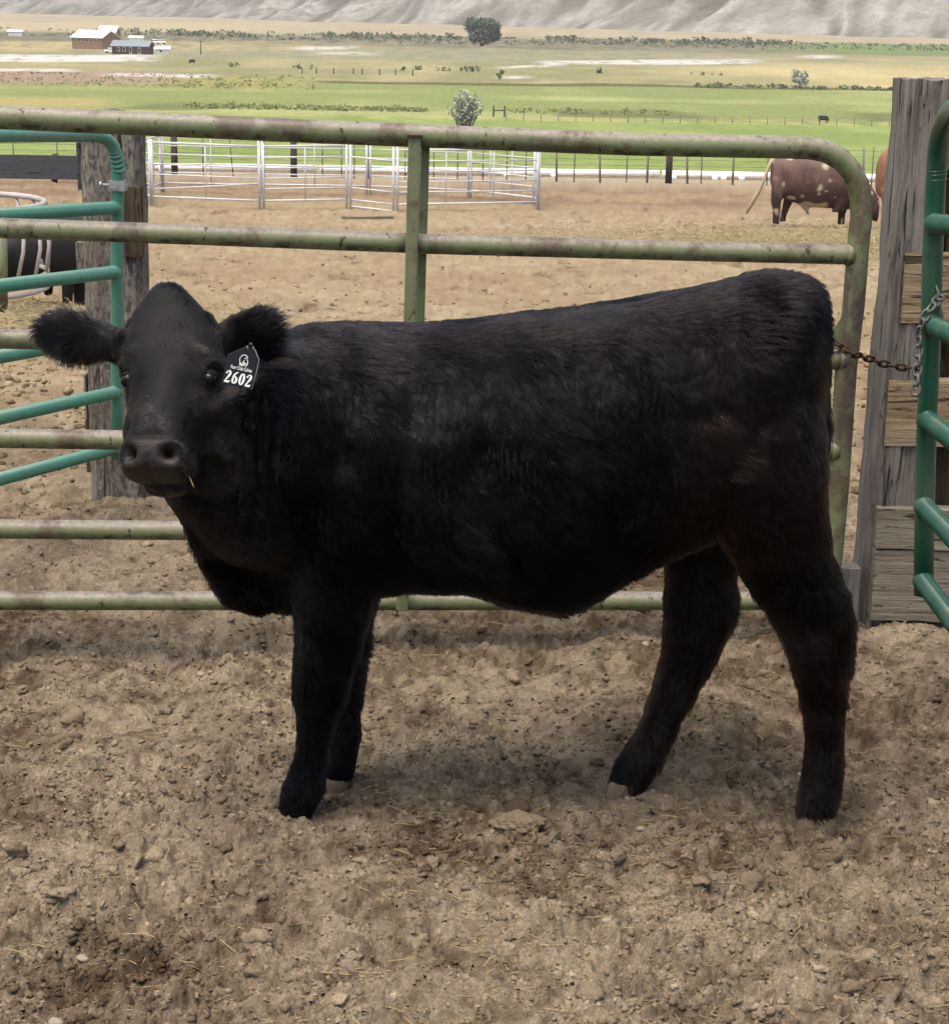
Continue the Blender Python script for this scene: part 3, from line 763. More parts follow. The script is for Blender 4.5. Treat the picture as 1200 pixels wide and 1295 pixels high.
# near fore leg and shoulder
body.loft([leg_sec(455, 470, 40, .04, YN + .055), leg_sec(447, 530, 64, .075, YN + .02), leg_sec(436, 600, 72, .092, YN), leg_sec(428, 660, 66, .09, YN), leg_sec(424, 715, 54, .082, YN), leg_sec(420, 770, 45, .068, YN), leg_sec(414, 820, 40, .056, YN),
           leg_sec(407, 852, 35, .052, YN + .01), leg_sec(404, 878, 33, .052, YN + .015), leg_sec(402, 898, 25, .042, YN + .018), leg_sec(399, 915, 20.5, .037, YN + .02), leg_sec(395, 945, 18, .033, YN + .025), leg_sec(390, 972, 20.5, .037, YN + .03), leg_sec(383, 998, 26.5, .044, YN + .035, 2.3, (-.1, 0)),
           leg_sec(376, 1018, 22, .042, YN + .035), leg_sec(372, 1032, 23.5, .044, YN + .035), leg_sec(371, 1037, 22, .042, YN + .035)])
# far fore leg
body.loft([leg_sec(445, 560, 50, .06, YF - .02), leg_sec(440, 660, 52, .075, YF), leg_sec(437, 730, 42, .066, YF - .01), leg_sec(436, 790, 30, .052, YF - .02), leg_sec(436, 838, 22, .043, YF - .03), leg_sec(437, 872, 19, .040, YF - .04),
           leg_sec(437, 905, 17, .035, YF - .05), leg_sec(437, 930, 18, .035, YF - .055), leg_sec(434, 955, 17.5, .037, YF - .06), leg_sec(430, 975, 17, .038, YF - .06), leg_sec(428, 982, 16, .036, YF - .06)])
# tail
body.loft([(PY(1000, 366, YC), [.02, 0, .02], [0, .05, 0], 2), (PY(1022, 374, YC - .01), [.022, 0, .02], [0, .036, 0], 2), (PY(1034, 402, YC - .015), [.02, 0, .006], [0, .028, 0], 2), (PY(1039, 450, YC - .015), [.016, 0, 0], [0, .023, 0], 2),
           (PY(1041, 510, YC - .015), [.014, 0, 0], [0, .02, 0], 2), (PY(1043, 540, YC - .015), [.0165, 0, 0], [0, .024, 0], 2), (PY(1042, 572, YC - .015), [.013, 0, 0], [0, .02, 0], 2), (PY(1039, 600, YC - .015), [.006, 0, 0], [0, .01, 0], 2)], 14)

# ---- head: s runs poll -> muzzle, h to the calf's left (right of the photo), n outwards from the face
YH = 3.27
HO = PY(206, 464, YH); SE = .172
yaw = math.radians(11)
_fw = fwd; S0 = math.cos(math.radians(31)) * (-upv) + math.sin(math.radians(31)) * (-fwd)
N0 = math.cos(math.radians(31)) * (-fwd) + math.sin(math.radians(31)) * upv
X0 = rgt
Ry = Matrix.Rotation(-yaw, 3, Vector(upv))       # turns the face towards the left of the photo
_R = np.array(Ry)
HS, HN, HX_ = _R @ S0, _R @ N0, _R @ X0
if HN @ rgt > 0:
    _R = np.array(Matrix.Rotation(yaw, 3, Vector(upv))); HS, HN, HX_ = _R @ S0, _R @ N0, _R @ X0
HX_ = HX_ / np.linalg.norm(HX_)
def _sm(s): return (s - SE) * (.80 if s > SE else 1.11)
def H(h, s, n): return HO + h * HX_ + _sm(s) * HS + n * HN
def head_sec(s, a, nf, nb, e=2.4):
    return (H(-.034 * max(0, 1 - max(s, 0) / .16), s, (nf + nb) / 2), HX_ * a, HN * (nf - nb) / 2, e)
body.loft([head_sec(-.008, .022, -.02, -.08), head_sec(.002, .038, -.004, -.11, 2.2), head_sec(.020, .056, .005, -.135, 2.2), head_sec(.05, .083, .009, -.165, 2.3), head_sec(.09, .100, .011, -.20, 2.5), head_sec(.135, .1035, .009, -.22, 2.7), head_sec(.17, .099, .002, -.228, 2.6),
           head_sec(.205, .091, -.003, -.222, 2.5), head_sec(.24, .077, -.004, -.205, 2.4), head_sec(.275, .065, -.005, -.18, 2.4), head_sec(.305, .0595, -.005, -.158, 2.5), head_sec(.335, .061, -.004, -.142, 2.6), head_sec(.362, .0645, -.006, -.132, 2.7),
           head_sec(.385, .0635, -.013, -.112, 2.8), head_sec(.399, .058, -.020, -.102, 2.8), head_sec(.407, .048, -.028, -.094, 2.7), head_sec(.410, .030, -.040, -.084, 2.4)], 40)
# cheek muscle
body.loft([(H(sg_ * .068, .10, -.12), HX_ * .03, HN * .05, 2) if k == 0 else (H(sg_ * .072, .11 + .065 * k, -.15), HX_ * (.038 if k < 3 else .02), HN * (.062 if k < 3 else .03), 2) for sg_ in (1,) for k in range(4)], 18)
body.loft([(H(-.068, .10, -.12), HX_ * .03, HN * .05, 2)] + [(H(-.072, .11 + .065 * k, -.15), HX_ * (.038 if k < 3 else .02), HN * (.062 if k < 3 else .03), 2) for k in range(1, 4)], 18)
# lower lip and chin
body.loft([head_sec(.36, .035, -.11, -.145, 2), head_sec(.385, .040, -.10, -.142, 2.2), head_sec(.402, .036, -.098, -.136, 2.2), head_sec(.410, .022, -.10, -.126, 2)], 18)
# neck
def neck_sec(c, half_v, half_w, dirv):
    d = np.asarray(dirv, float); d /= np.linalg.norm(d); side_ = np.cross(d, [0, 0, 1.0]); side_ /= np.linalg.norm(side_); v = np.cross(side_, d)
    return (np.asarray(c), v * half_v, side_ * half_w, 2.2)
nk = [PY(470, 572, YC - .02), PY(395, 577, YC - .05), PY(335, 572, YC - .13), PY(288, 545, YC - .20), PY(252, 515, YC - .25), H(0, .10, -.13)]
hv = [.245, .240, .222, .185, .145, .11]; hw = [.17, .165, .15, .13, .115, .09]
body.loft([neck_sec(c, a, b, nk[min(i + 1, 5)] - nk[max(i - 1, 0)]) for i, (c, a, b) in enumerate(zip(nk, hv, hw))], 32)
# dewlap under the throat
body.loft([(PY(232, 610, YC - .26), [.02, 0, .02], [.0, .02, .0], 2), (PY(247, 640, YC - .22), [.03, 0, .03], [.015, .03, 0], 2), (PY(266, 680, YC - .17), [.035, 0, .03], [.02, .035, 0], 2), (PY(285, 712, YC - .11), [.035, 0, .03], [.02, .04, 0], 2), (PY(312, 745, YC - .06), [.035, 0, .03], [.02, .05, 0], 2), (PY(345, 762, YC - .02), [.03, 0, .02], [.0, .05, 0], 2)], 18)
# ears
def ear(base, tip, half, up_, th, front):
    base, tip, up_ = np.asarray(base), np.asarray(tip), np.asarray(up_, float)
    d = tip - base; L = np.linalg.norm(d); d /= L; up_ = up_ - d * (up_ @ d); up_ /= np.linalg.norm(up_); nn = np.cross(d, up_)
    if nn @ front < 0: nn = -nn
    prof = [(-.18, .030, .02), (.0, .80 * half, .024), (.2, .92 * half, .018), (.45, half, th), (.65, .98 * half, th), (.82, .82 * half, th * .8), (.94, .52 * half, th * .7), (1.0, .15 * half, th * .4)]
    return [(base + d * L * f - nn * .012 * math.sin(math.pi * max(0, f)), up_ * hh_, nn * tt_, 2.1) for f, hh_, tt_ in prof], (base, tip, up_, nn, half, L)
e1, EAR1 = ear(PY(140, 434, 3.36), P(50, 416, 3.52), .039, P(60, 380, 3.5) - P(66, 460, 3.5), .010, -fwd)
e2, EAR2 = ear(PY(282, 436, 3.36), P(356, 417, 3.47), .047, P(332, 380, 3.44) - P(324, 460, 3.44), .011, -fwd)
body.loft(e1, 20); body.loft(e2, 20)

raw = body.build('calf_raw', None)
bm = bmesh.new(); bm.from_mesh(raw.data); bmesh.ops.recalc_face_normals(bm, faces=bm.faces); bm.to_mesh(raw.data); bm.free()
md = raw.modifiers.new('remesh', 'REMESH'); md.mode = 'VOXEL'; md.voxel_size = .0058
dg_ = bpy.context.evaluated_depsgraph_get()
cme = bpy.data.meshes.new_from_object(raw.evaluated_get(dg_))
bpy.data.objects.remove(raw)
nv = len(cme.vertices); V = np.empty(nv * 3); cme.vertices.foreach_get('co', V); V = V.reshape(-1, 3)
ne = len(cme.edges); E = np.empty(ne * 2, np.int32); cme.edges.foreach_get('vertices', E); E = E.reshape(-1, 2)
deg = np.bincount(E.ravel(), minlength=nv).astype(float)[:, None]
def lap(A):
    s = np.zeros_like(A)
    for k in range(A.shape[1]):
        s[:, k] = np.bincount(E[:, 0], A[E[:, 1], k], nv) + np.bincount(E[:, 1], A[E[:, 0], k], nv)
    return s / np.maximum(deg, 1)
def head_local(Q):
    d = Q - HO; q = d @ HS; return d @ HX_, SE + np.where(q > 0, q / .80, q / 1.11), d @ HN
hl = head_local(V)
hw_ = np.clip((.47 - hl[1]) / .03, 0, 1) * np.clip((hl[2] + .24) / .02, 0, 1) * np.clip((hl[1] + .05) / .03, 0, 1) * (np.abs(hl[0]) < .13)
smooth_w = (1 - .75 * np.clip((hl[1] - .2) / .05, 0, 1) * hw_)[:, None]
for it in range(20):
    V = V + .5 * smooth_w * (lap(V) - V)
    V = V - .47 * smooth_w * (lap(V) - V)
body_w = (1 - .97 * np.clip(hw_, 0, 1))[:, None]
uu_, vv_ = CX + F * ((V - C0) @ rgt) / ((V - C0) @ fwd), CY - F * ((V - C0) @ upv) / ((V - C0) @ fwd)
leg_ = np.clip((vv_ - 700) / 60, 0, 1)[:, None] * .95; ear_ = ((np.abs(hl[0]) > .11) & (hl[1] < .2) & (V[:, 1] < YC - .05))[:, None]
for it in range(26): V = V + .5 * body_w * (1 - leg_) * (1 - .9 * ear_) * (lap(V) - V)
def normals_of(me, V):
    me.vertices.foreach_set('co', V.ravel()); me.update()
    Nn = np.empty(nv * 3); me.vertex_normals.foreach_get('vector', Nn); return Nn.reshape(-1, 3)
Nn = normals_of(cme, V)
# ---- sculpting
def to_px(Q):
    d = Q - C0; z = d @ fwd; return CX + F * (d @ rgt) / z, CY - F * (d @ upv) / z
h, s, n = head_local(V); u, v = to_px(V)
near = np.clip((YC - .02 - V[:, 1]) / .06, 0, 1)
def G(dx, sx): return np.exp(-(dx / sx) ** 2)
disp = np.zeros(nv)
on = (s > -.02) & (s < .45) & (np.abs(h) < .14) & (n > -.25)
face = on * np.clip((n + .10) / .03, 0, 1)
for sg_ in (-1, 1):
    hh = h * sg_
    disp -= on * .040 * G(hh - .037, .0110) * G(s - (.381 - .35 * (hh - .037)), .0125) * (n > -.085)     # nostrils
    disp -= on * .008 * G(hh - .050, .010) * G(s - .386, .010) * (n > -.10)
    disp += on * .0045 * G(hh - .041, .016) * G(s - .358, .012) * face                                    # rim above the nostril
    disp -= on * .006 * G(hh - .086, .02) * G(s - .172, .02)                                            # eye socket
    disp += on * .008 * G(hh - .080, .022) * G(s - .140, .015) * face
    rr2 = np.sqrt(((hh - .084)) ** 2 + ((s - .171)) ** 2 + ((n + .030)) ** 2); disp += on * .0045 * G(rr2 - .022, .006)
    disp -= on * .004 * G(hh - .074, .005) * G(s - .205, .018)                                     # brow
    disp -= face * .008 * G(hh - .050, .020) * G(s - .215, .035)                                          # hollow beside the nose
    disp -= on * .006 * G(hh - .062, .02) * G(s - .285, .03) * (n < -.03)
disp += face * .005 * G(h, .02) * G(s - .26, .09)
disp -= face * .004 * G(h, .02) * G(s - .105, .04)
disp -= on * .004 * G(n - (-.092 - .0 * s), .0045) * (s > .385) * (np.abs(h) < .06)                       # mouth line
disp -= on * .004 * G(h, .004) * (s > .385) * (n > -.09)
disp -= on * .0045 * G(s - .345, .010) * face * G(h, .05)
# neck folds, shoulder, ribs, hip
fold = np.clip((u - 288) / 10, 0, 1) * np.clip((365 - u) / 20, 0, 1) * np.clip((v - 470) / 60, 0, 1) * np.clip((720 - v) / 80, 0, 1) * near
disp += fold * .006 * np.sin((u + (v - 600) * .09 + 12 * noise3(V * 5, 77)) / 19 * 2 * math.pi) * (.6 + .8 * noise3(V * 6, 78))
disp -= near * .007 * G(u - (512 - .02 * (v - 560) + 8 * np.sin(v / 37)), 14) * np.clip((v - 440) / 60, 0, 1) * np.clip((735 - v) / 60, 0, 1)
disp += near * .014 * G(u - 455, 40) * G(v - 570, 110)
disp -= near * .010 * G(u - 505, 28) * G(v - 520, 30)
disp += near * .010 * G(u - 800, 30) * G(v - 432, 30)                                                     # hip bone
disp -= near * .007 * G(u - 840, 34) * G(v - 510, 70)
disp -= near * .012 * G(u - 842 - .15 * (v - 620), 16) * G(v - 625, 45)
disp -= near * .012 * G(u - 608, 13) * G(v - 574, 24)
disp -= near * .005 * G(u - 786, 18) * G(v - 480, 18)
disp -= near * .006 * G(u - 885, 22) * G(v - 528, 20)
disp += near * .014 * G(u - 900, 40) * G(v - 600, 70)
disp += near * .008 * G(u - 680, 80) * G(v - 650, 60)
disp += near * .010 * G(u - 1000, 30) * G(v - 430, 60)
for k, xx in enumerate((560, 610, 660, 710)):
    disp -= near * .0015 * G(u - xx - (v - 560) * .06, 9) * G(v - 560, 90)
disp += near * .006 * (noise3(V * 9, 3)) * (v < 800) * (1 - on)
V = V + Nn * disp[:, None]
wl_ = (smooth_w * (1 - on[:, None] * .8))
for it in range(3): V = V + .4 * wl_ * (lap(V) - V)
Nn = normals_of(cme, V)
cme.shade_smooth()
t_ = NT('calf_skin'); f_ = t_.noise(t_.coord(), 60, 5, .6)
t_.set(t_.ramp(f_, [(.3, (.004, .004, .004)), (.7, (.008, .0075, .007))]), .6, 0, .12); t_.bump(t_.noise(t_.coord(), 220, 4, .6), .35, .002)
cme.materials.clear(); cme.materials.append(t_.m)
calf = link(bpy.data.objects.new('calf', cme))
tag(calf, 'black long-haired calf standing side-on with its head turned, wearing a numbered ear tag', 'calf')
# bare nose leather, blended in by a vertex attribute
def sst(x_, a_, b_): t_ = np.clip((x_ - a_) / (b_ - a_), 0, 1); return t_ * t_ * (3 - 2 * t_)
def pad_mask(Q):
    h, s, n = head_local(Q)
    return sst(s, .352 + .28 * np.maximum(0, np.abs(h) - .035), .366 + .28 * np.maximum(0, np.abs(h) - .035)) * sst(np.abs(h), .054, .044) * sst(n, -.096, -.082) * (s < .46) * (np.abs(h) < .1)
pm = pad_mask(V)
pa_ = cme.attributes.new('pad', 'FLOAT', 'POINT'); pa_.data.foreach_set('value', pm.astype(np.float32))
T_ = NT('calf_skin'); at_ = T_.N('ShaderNodeAttribute', attribute_name='pad')
f_ = T_.noise(T_.coord(), 60, 5, .6); vo = T_.N('ShaderNodeTexVoronoi'); vo.inputs['Scale'].default_value = 330; T_.L(T_.coord(), vo.inputs['Vector'])
sk = T_.ramp(f_, [(.3, (.004, .004, .004)), (.7, (.008, .0075, .007))]); le = T_.ramp(T_.noise(T_.coord(), 24, 5, .65), [(.3, (.010, .0075, .0065)), (.7, (.022, .017, .015))])
T_.set(T_.mix(at_.outputs['Fac'], sk, le), T_.math('SUBTRACT', .62, T_.math('MULTIPLY', at_.outputs['Fac'], .10)), 0, None)
T_.L(T_.math('ADD', .12, T_.math('MULTIPLY', at_.outputs['Fac'], .16)), T_.b.inputs['Specular IOR Level'])
T_.bump(T_.math('ADD', T_.math('MULTIPLY', vo.outputs['Distance'], T_.math('MULTIPLY', at_.outputs['Fac'], .8)), T_.noise(T_.coord(), 190, 4, .6)), .4, .0018)
cme.materials.clear(); cme.materials.append(T_.m)

# ---- hooves
def hoof(px, py, rx, Y, lean, hgt):
    k = mpp(px, py, Y); mb = MB()
    for sg_ in (-1, 1):
        b = PY(px, py, Y) + np.array([0, sg_ * .021, 0])
        secs = []
        for f, sx, sy in ((0, 1.12, 1.05), (.5, 1.02, 1.0), (.9, .86, .9), (1, .7, .8)):
            c = b + np.array([(lean * (f - .2)) * k * rx, 0, hgt * (f - .55)])
            secs.append((c, [rx * k * sx, 0, 0], [0, .0225 * sy, 0], 2.3))
        mb.loft(secs, 16)
    return mb
for q in ((1030, 1036, 25, YN + .06, .15, .042), (780, 996, 21, YF - .06, .45, .046), (370, 1041, 24, YN + .035, .25, .036), (424, 988, 17, YF - .06, .2, .036)):
    keep(edge_smooth(hoof(*q).build('hoof', M['hoof'])), calf)
# ---- eyes
t_ = NT('eye'); t_.set((.003, .0025, .0025), .10, 0, .5)
lidm = mat_plain('eyelid', (.006, .0055, .005), .7, .2, 40, .1)
for sg_ in (-1, 1):
    c = H(sg_ * .0745, .171, -.038)
    mb = MB(); secs = []
    for k in range(9):
        a = -math.pi / 2 + math.pi * k / 8
        secs.append((c + HS * .0156 * math.sin(a), HX_ * .0156 * max(.02, math.cos(a)), HN * .0156 * max(.02, math.cos(a)), 2))
    mb.loft(secs, 20); keep(mb.build('eye', t_.m), calf)
    for nm_, a0, a1, rr_ in (('upper_eyelid', -1.5, -.20, .0168), ('lower_eyelid', .62, 1.5, .0166)):
        mb = MB(); ax_ = HS * .94 - (HN * .25 + HX_ * sg_ * .1) * (1 if a0 < 0 else -.6); ax_ /= np.linalg.norm(ax_)
        q1 = HX_ - ax_ * (HX_ @ ax_); q1 /= np.linalg.norm(q1); q2 = np.cross(ax_, q1)
        mb.loft([(c + ax_ * rr_ * math.sin(a), q1 * rr_ * math.cos(a), q2 * rr_ * math.cos(a), 2) for a in np.linspace(a0, a1, 10)], 20)
        keep(mb.build('eyelid', lidm), calf)

# ---- coat of hair
tri = []
cme.calc_loop_triangles(); nt_ = len(cme.loop_triangles); TR = np.empty(nt_ * 3, np.int32); cme.loop_triangles.foreach_get('vertices', TR); TR = TR.reshape(-1, 3)
Nn = normals_of(cme, V)
Aa = np.linalg.norm(np.cross(V[TR[:, 1]] - V[TR[:, 0]], V[TR[:, 2]] - V[TR[:, 0]]), axis=1) / 2
cen = V[TR].mean(1)
facing = np.clip(((C0 - cen) * Nn[TR].mean(1)).sum(1) / np.linalg.norm(C0 - cen, axis=1) + .35, 0.12, 1)
h, s, n = head_local(cen)
is_head = (s > -.03) & (s < .45) & (np.abs(h) < .115) & (n > -.2)
wgt = Aa * facing * np.where(is_head, 2.6, 1.0)
NH = 430000
ti = rng.choice(nt_, NH, p=wgt / wgt.sum())
b1 = rng.random(NH); b2 = rng.random(NH); sw = b1 + b2 > 1; b1[sw] = 1 - b1[sw]; b2[sw] = 1 - b2[sw]
w0 = 1 - b1 - b2
Pp = V[TR[ti, 0]] * w0[:, None] + V[TR[ti, 1]] * b1[:, None] + V[TR[ti, 2]] * b2[:, None]
Nr = Nn[TR[ti, 0]] * w0[:, None] + Nn[TR[ti, 1]] * b1[:, None] + Nn[TR[ti, 2]] * b2[:, None]
Nr /= np.linalg.norm(Nr, axis=1)[:, None]
h, s, n = head_local(Pp); u, v = to_px(Pp)
inhead = (s > -.03) & (s < .46) & (np.abs(h) < .118) & (n > -.2)
pad = rng.random(NH) < pad_mask(Pp) * 1.6
eyeh = np.zeros(NH, bool)
for sg_ in (-1, 1): eyeh |= np.linalg.norm(Pp - H(sg_ * .0885, .173, -.030), axis=1) < .0165
kp = ~(pad | eyeh); Pp, Nr, h, s, n, u, v, inhead = [q[kp] for q in (Pp, Nr, h, s, n, u, v, inhead)]
NH = len(Pp)
def ear_mask(EAR):
    base, tip, up_, nn, half, L = EAR
    d = (tip - base) / L; q = Pp - base; f = (q @ d) / L
    rad = np.linalg.norm(q - np.outer(q @ d, d), axis=1)
    return (f > -.14) & (f < 1.15) & (rad < half * 1.35), f
m1, f1 = ear_mask(EAR1); m2, f2 = ear_mask(EAR2)
ears = m1 | m2; inhead &= ~ears
D = np.tile(np.array([.38, 0, -.92]), (NH, 1))
topm = np.clip((Nr[:, 2] - .55) / .35, 0, 1)[:, None]
D = D * (1 - topm) + np.array([1.0, 0, -.05]) * topm
front = ((u < 380) & ~inhead)[:, None]
D = np.where(front, np.array([.35, .15, -.9]), D)
legs = ((v > 740) & ((u < 490) | (u > 820)))[:, None]
D = np.where(legs, np.array([.22, 0, -.97]), D)
thigh = (np.clip((u - 860) / 60, 0, 1) * np.clip((v - 420) / 100, 0, 1))[:, None] * (1 - legs)
D = D * (1 - thigh) + np.array([.28, 0, -.95]) * thigh
rump = ((u > 930) & (v < 440))[:, None]
D = np.where(rump, np.array([.60, 0, -.60]), D)
hd = -HS + np.outer(np.sign(h) * np.clip(np.abs(h) / .06, 0, 1), HX_) * .9
hd = np.where((s > .30)[:, None], -HS * .3 + np.outer(np.sign(h), HX_), hd)
D = np.where(inhead[:, None], hd, D)
for msk, EAR in ((m1, EAR1), (m2, EAR2)):
    base, tip, up_, nn, half, L = EAR; d = (tip - base) / L; q = Pp - base
    across = (q @ up_) / half
    D = np.where(msk[:, None], d * .75 + np.outer(across, up_) * .8 + nn * .25 + np.array([0, 0, -.25]), D)
# swirls and clumps
sw1 = noise3(Pp * 6.5, 21); sw2 = noise3(Pp * 17, 25); sw3 = noise3(Pp * 45, 29)
amp = np.where(inhead, .3, np.where(ears, .5, 1.0))
ang = (sw1 * 1.3 + sw2 * .75 + sw3 * .35) * amp + rng.normal(0, .16, NH)
Dt = D - Nr * (D * Nr).sum(1)[:, None]; Dt /= np.linalg.norm(Dt, axis=1)[:, None] + 1e-9
Bt = np.cross(Nr, Dt)
Dt = Dt * np.cos(ang)[:, None] + Bt * np.sin(ang)[:, None]
LN = np.full(NH, .026)
LN = np.where(legs[:, 0], .026, LN)
LN = np.where((v > 890) & legs[:, 0], .015, LN)
LN = np.where(rump[:, 0], .026, LN)
LN = np.where(front[:, 0] & ~inhead, .017, LN)
LN = np.where((Nr[:, 2] < -.3) & (u > 480) & (u < 860), .036, LN)
LN = np.where(inhead, .0080 + .012 * np.clip((.03 - s) / .03, 0, 1), LN)
LN = np.where(ears, .034 * np.clip(.35 + np.where(m1, f1, f2) * 1.6, .35, 1), LN)
shag = (v > 740) & (v < 860) & (u > 930); LN = np.where(shag, .034, LN)
elb = (v > 690) & (v < 860) & (u > 425) & (u < 490); LN = np.where(elb, .030, LN)
LN *= rng.uniform(.65, 1.2, NH) * (1 + .35 * sw2)
lift = np.where(inhead, .30, np.where(ears, .62, .42)) + .30 * sw3 + .18 * sw2 + np.where(rump[:, 0], .30, 0) + np.where(legs[:, 0], .22, 0)
calm = np.clip(noise3(Pp * 8 + 5, 83) * 2.2 - .25, 0, 1) * ~inhead * ~ears * (v < 740)
lift = lift * (1 - .3 * np.clip(calm, 0, 1)); LN *= 1 - .2 * np.clip(calm, 0, 1)
lift = np.clip(lift + rng.normal(0, .09, NH), .08, 1.1)
K = 5
pos = np.empty((NH, K, 3), np.float32)
p = Pp - Nr * .0015; pos[:, 0] = p
for k in range(1, K):
    a = lift * (1.15 - .20 * k)
    d = Dt * np.cos(a)[:, None] + Nr * np.sin(a)[:, None] + np.array([0, 0, -.045 * k]) + rng.normal(0, .05, (NH, 3))
    d /= np.linalg.norm(d, axis=1)[:, None]
    p = p + d * (LN / (K - 1))[:, None]; pos[:, k] = p
# locks: hairs of one small cell gather towards each other at the tips
cs_ = np.where(ears, .008, np.where(legs[:, 0], .011, .0115)); jit = noise3(Pp * 60, 91)[:, None] * .35 + noise3(Pp[:, [1, 2, 0]] * 60, 93)[:, None] * np.array([.2, -.3, .3])
ce = np.floor(Pp / cs_[:, None] + jit * 1.2).astype(np.int64); key = (ce[:, 0] * 73856093) ^ (ce[:, 1] * 19349663) ^ (ce[:, 2] * 83492791)
_, inv = np.unique(key, return_inverse=True); cnt = np.bincount(inv).astype(float)
wk = np.array([0, .10, .30, .50, .62]); wamt = np.where(inhead, .1, np.where(ears, .7, 1.0)) * rng.uniform(.3, 1.15, NH)
for k in range(1, K):
    mp_ = np.stack([np.bincount(inv, pos[:, k, j]) / cnt for j in range(3)], 1)[inv]
    pos[:, k] += ((mp_ - pos[:, k]) * np.minimum(.9, wk[k] * wamt)[:, None]).astype(np.float32)
hc_ = bpy.data.hair_curves.new('fur'); hc_.add_curves([K] * NH)
hc_.attributes['position'].data.foreach_set('vector', pos.ravel()) if 'position' in hc_.attributes else hc_.position_data.foreach_set('vector', pos.ravel())
rad = np.tile(np.array([.00050, .00048, .00042, .00032, .00012], np.float32), (NH, 1)) * np.where(inhead, .72, 1.0)[:, None].astype(np.float32)
ra = hc_.attributes.get('radius') or hc_.attributes.new('radius', 'FLOAT', 'POINT'); ra.data.foreach_set('value', rad.ravel().astype(np.float32))
# brown sun-bleached tips on thigh, topline and lower legs; bluish black elsewhere
tint = np.clip(G(u - 950, 100) * G(v - 610, 125) * 1.5 + .7 * np.clip((v - 760) / 60, 0, 1) * (u > 800) + .25 * np.clip((Nr[:, 2] - .5) / .4, 0, 1) * ~inhead + .2 * inhead + .25 * sw1, 0, 1) * rng.uniform(.5, 1.1, NH)
ta = hc_.attributes.new('tint', 'FLOAT', 'CURVE'); ta.data.foreach_set('value', tint.astype(np.float32))
fm = NT('calf_hair'); at_ = fm.N('ShaderNodeAttribute', attribute_name='tint')
dust_sheen = np.where(inhead, np.clip(.50 + .45 * noise3(Pp * 14, 55) - .6 * G(h, .03) * (s < .2) + .35 * G(np.abs(h) - .07, .02) * G(s - .135, .03), 0, 1), np.clip(noise3(Pp * 5.5, 57) * 1.6 + .5 * noise3(Pp * 15, 59) - .25, 0, .10)) * rng.uniform(.3, 1, NH)  # coat dust; on the face it also puts the paler sheen into the colour
da = hc_.attributes.new('dust', 'FLOAT', 'CURVE'); da.data.foreach_set('value', dust_sheen.astype(np.float32))
colr = fm.mix(at_.outputs['Fac'], (.0018, .0022, .0029), (.0220, .0130, .0095))
ad_ = fm.N('ShaderNodeAttribute', attribute_name='dust'); colr = fm.mix(ad_.outputs['Fac'], colr, (.046, .042, .038))  # grey of the dust and of the painted face sheen
hb = fm.N('ShaderNodeBsdfHairPrincipled'); hb.parametrization = 'COLOR'
gl = np.clip(.65 * rng.random(len(cnt))[inv] ** 2 + .35 * (sw2 * 1.2 + .4) + .3 * np.maximum(0, noise3(Pp * 5.0, 95)), 0, 1)
ga = hc_.attributes.new('gloss', 'FLOAT', 'CURVE'); ga.data.foreach_set('value', gl.astype(np.float32))
ag_ = fm.N('ShaderNodeAttribute', attribute_name='gloss')
fm.L(fm.math('ADD', 1.125, fm.math('ADD', fm.math('MULTIPLY', ag_.outputs['Fac'], .15), fm.math('MULTIPLY', ad_.outputs['Fac'], .12))), hb.inputs['IOR'])
fm.L(colr, hb.inputs['Color']); hb.inputs['Roughness'].default_value = .20; hb.inputs['Radial Roughness'].default_value = .45
fm.L(hb.outputs[0], fm.n['Material Output'].inputs['Surface'])
hc_.materials.append(fm.m)
fur = link(bpy.data.objects.new('fur', hc_)); keep(fur, calf); tag(fur, kind='stuff')

# ================================================================== EAR TAG (a part of the calf)
te = Vector(P(305, 468, 3.28))
tp = lambda px, py, dz=0.0: P(px, py, 3.275 + (px - 305) * .0006 + dz)
out = [(314, 436.5), (321, 437.5), (327.8, 454.5), (318.5, 493), (280.5, 484.5), (288, 448)]
mb = MB(); nvt = len(out)
mb.add([tp(a, b) for a, b in out] + [tp(a, b, .003) for a, b in out], [tuple(range(nvt))[::-1], tuple(range(nvt, 2 * nvt))] + [(k, (k + 1) % nvt, (k + 1) % nvt + nvt, k + nvt) for k in range(nvt)])
mtag = mat_plain('black_tag_plastic', (.006, .006, .007), .45, .1, 5, .35)
mprint = mat_plain('white_tag_print', (.78, .78, .72), .6, .05, 5, .2)
medge = mat_plain('pale_tag_edge', alb(150, 152, 150), .5, .1, 5)
etag = mb.build('ear_tag', mtag, None, False, .0006); keep(etag, calf)
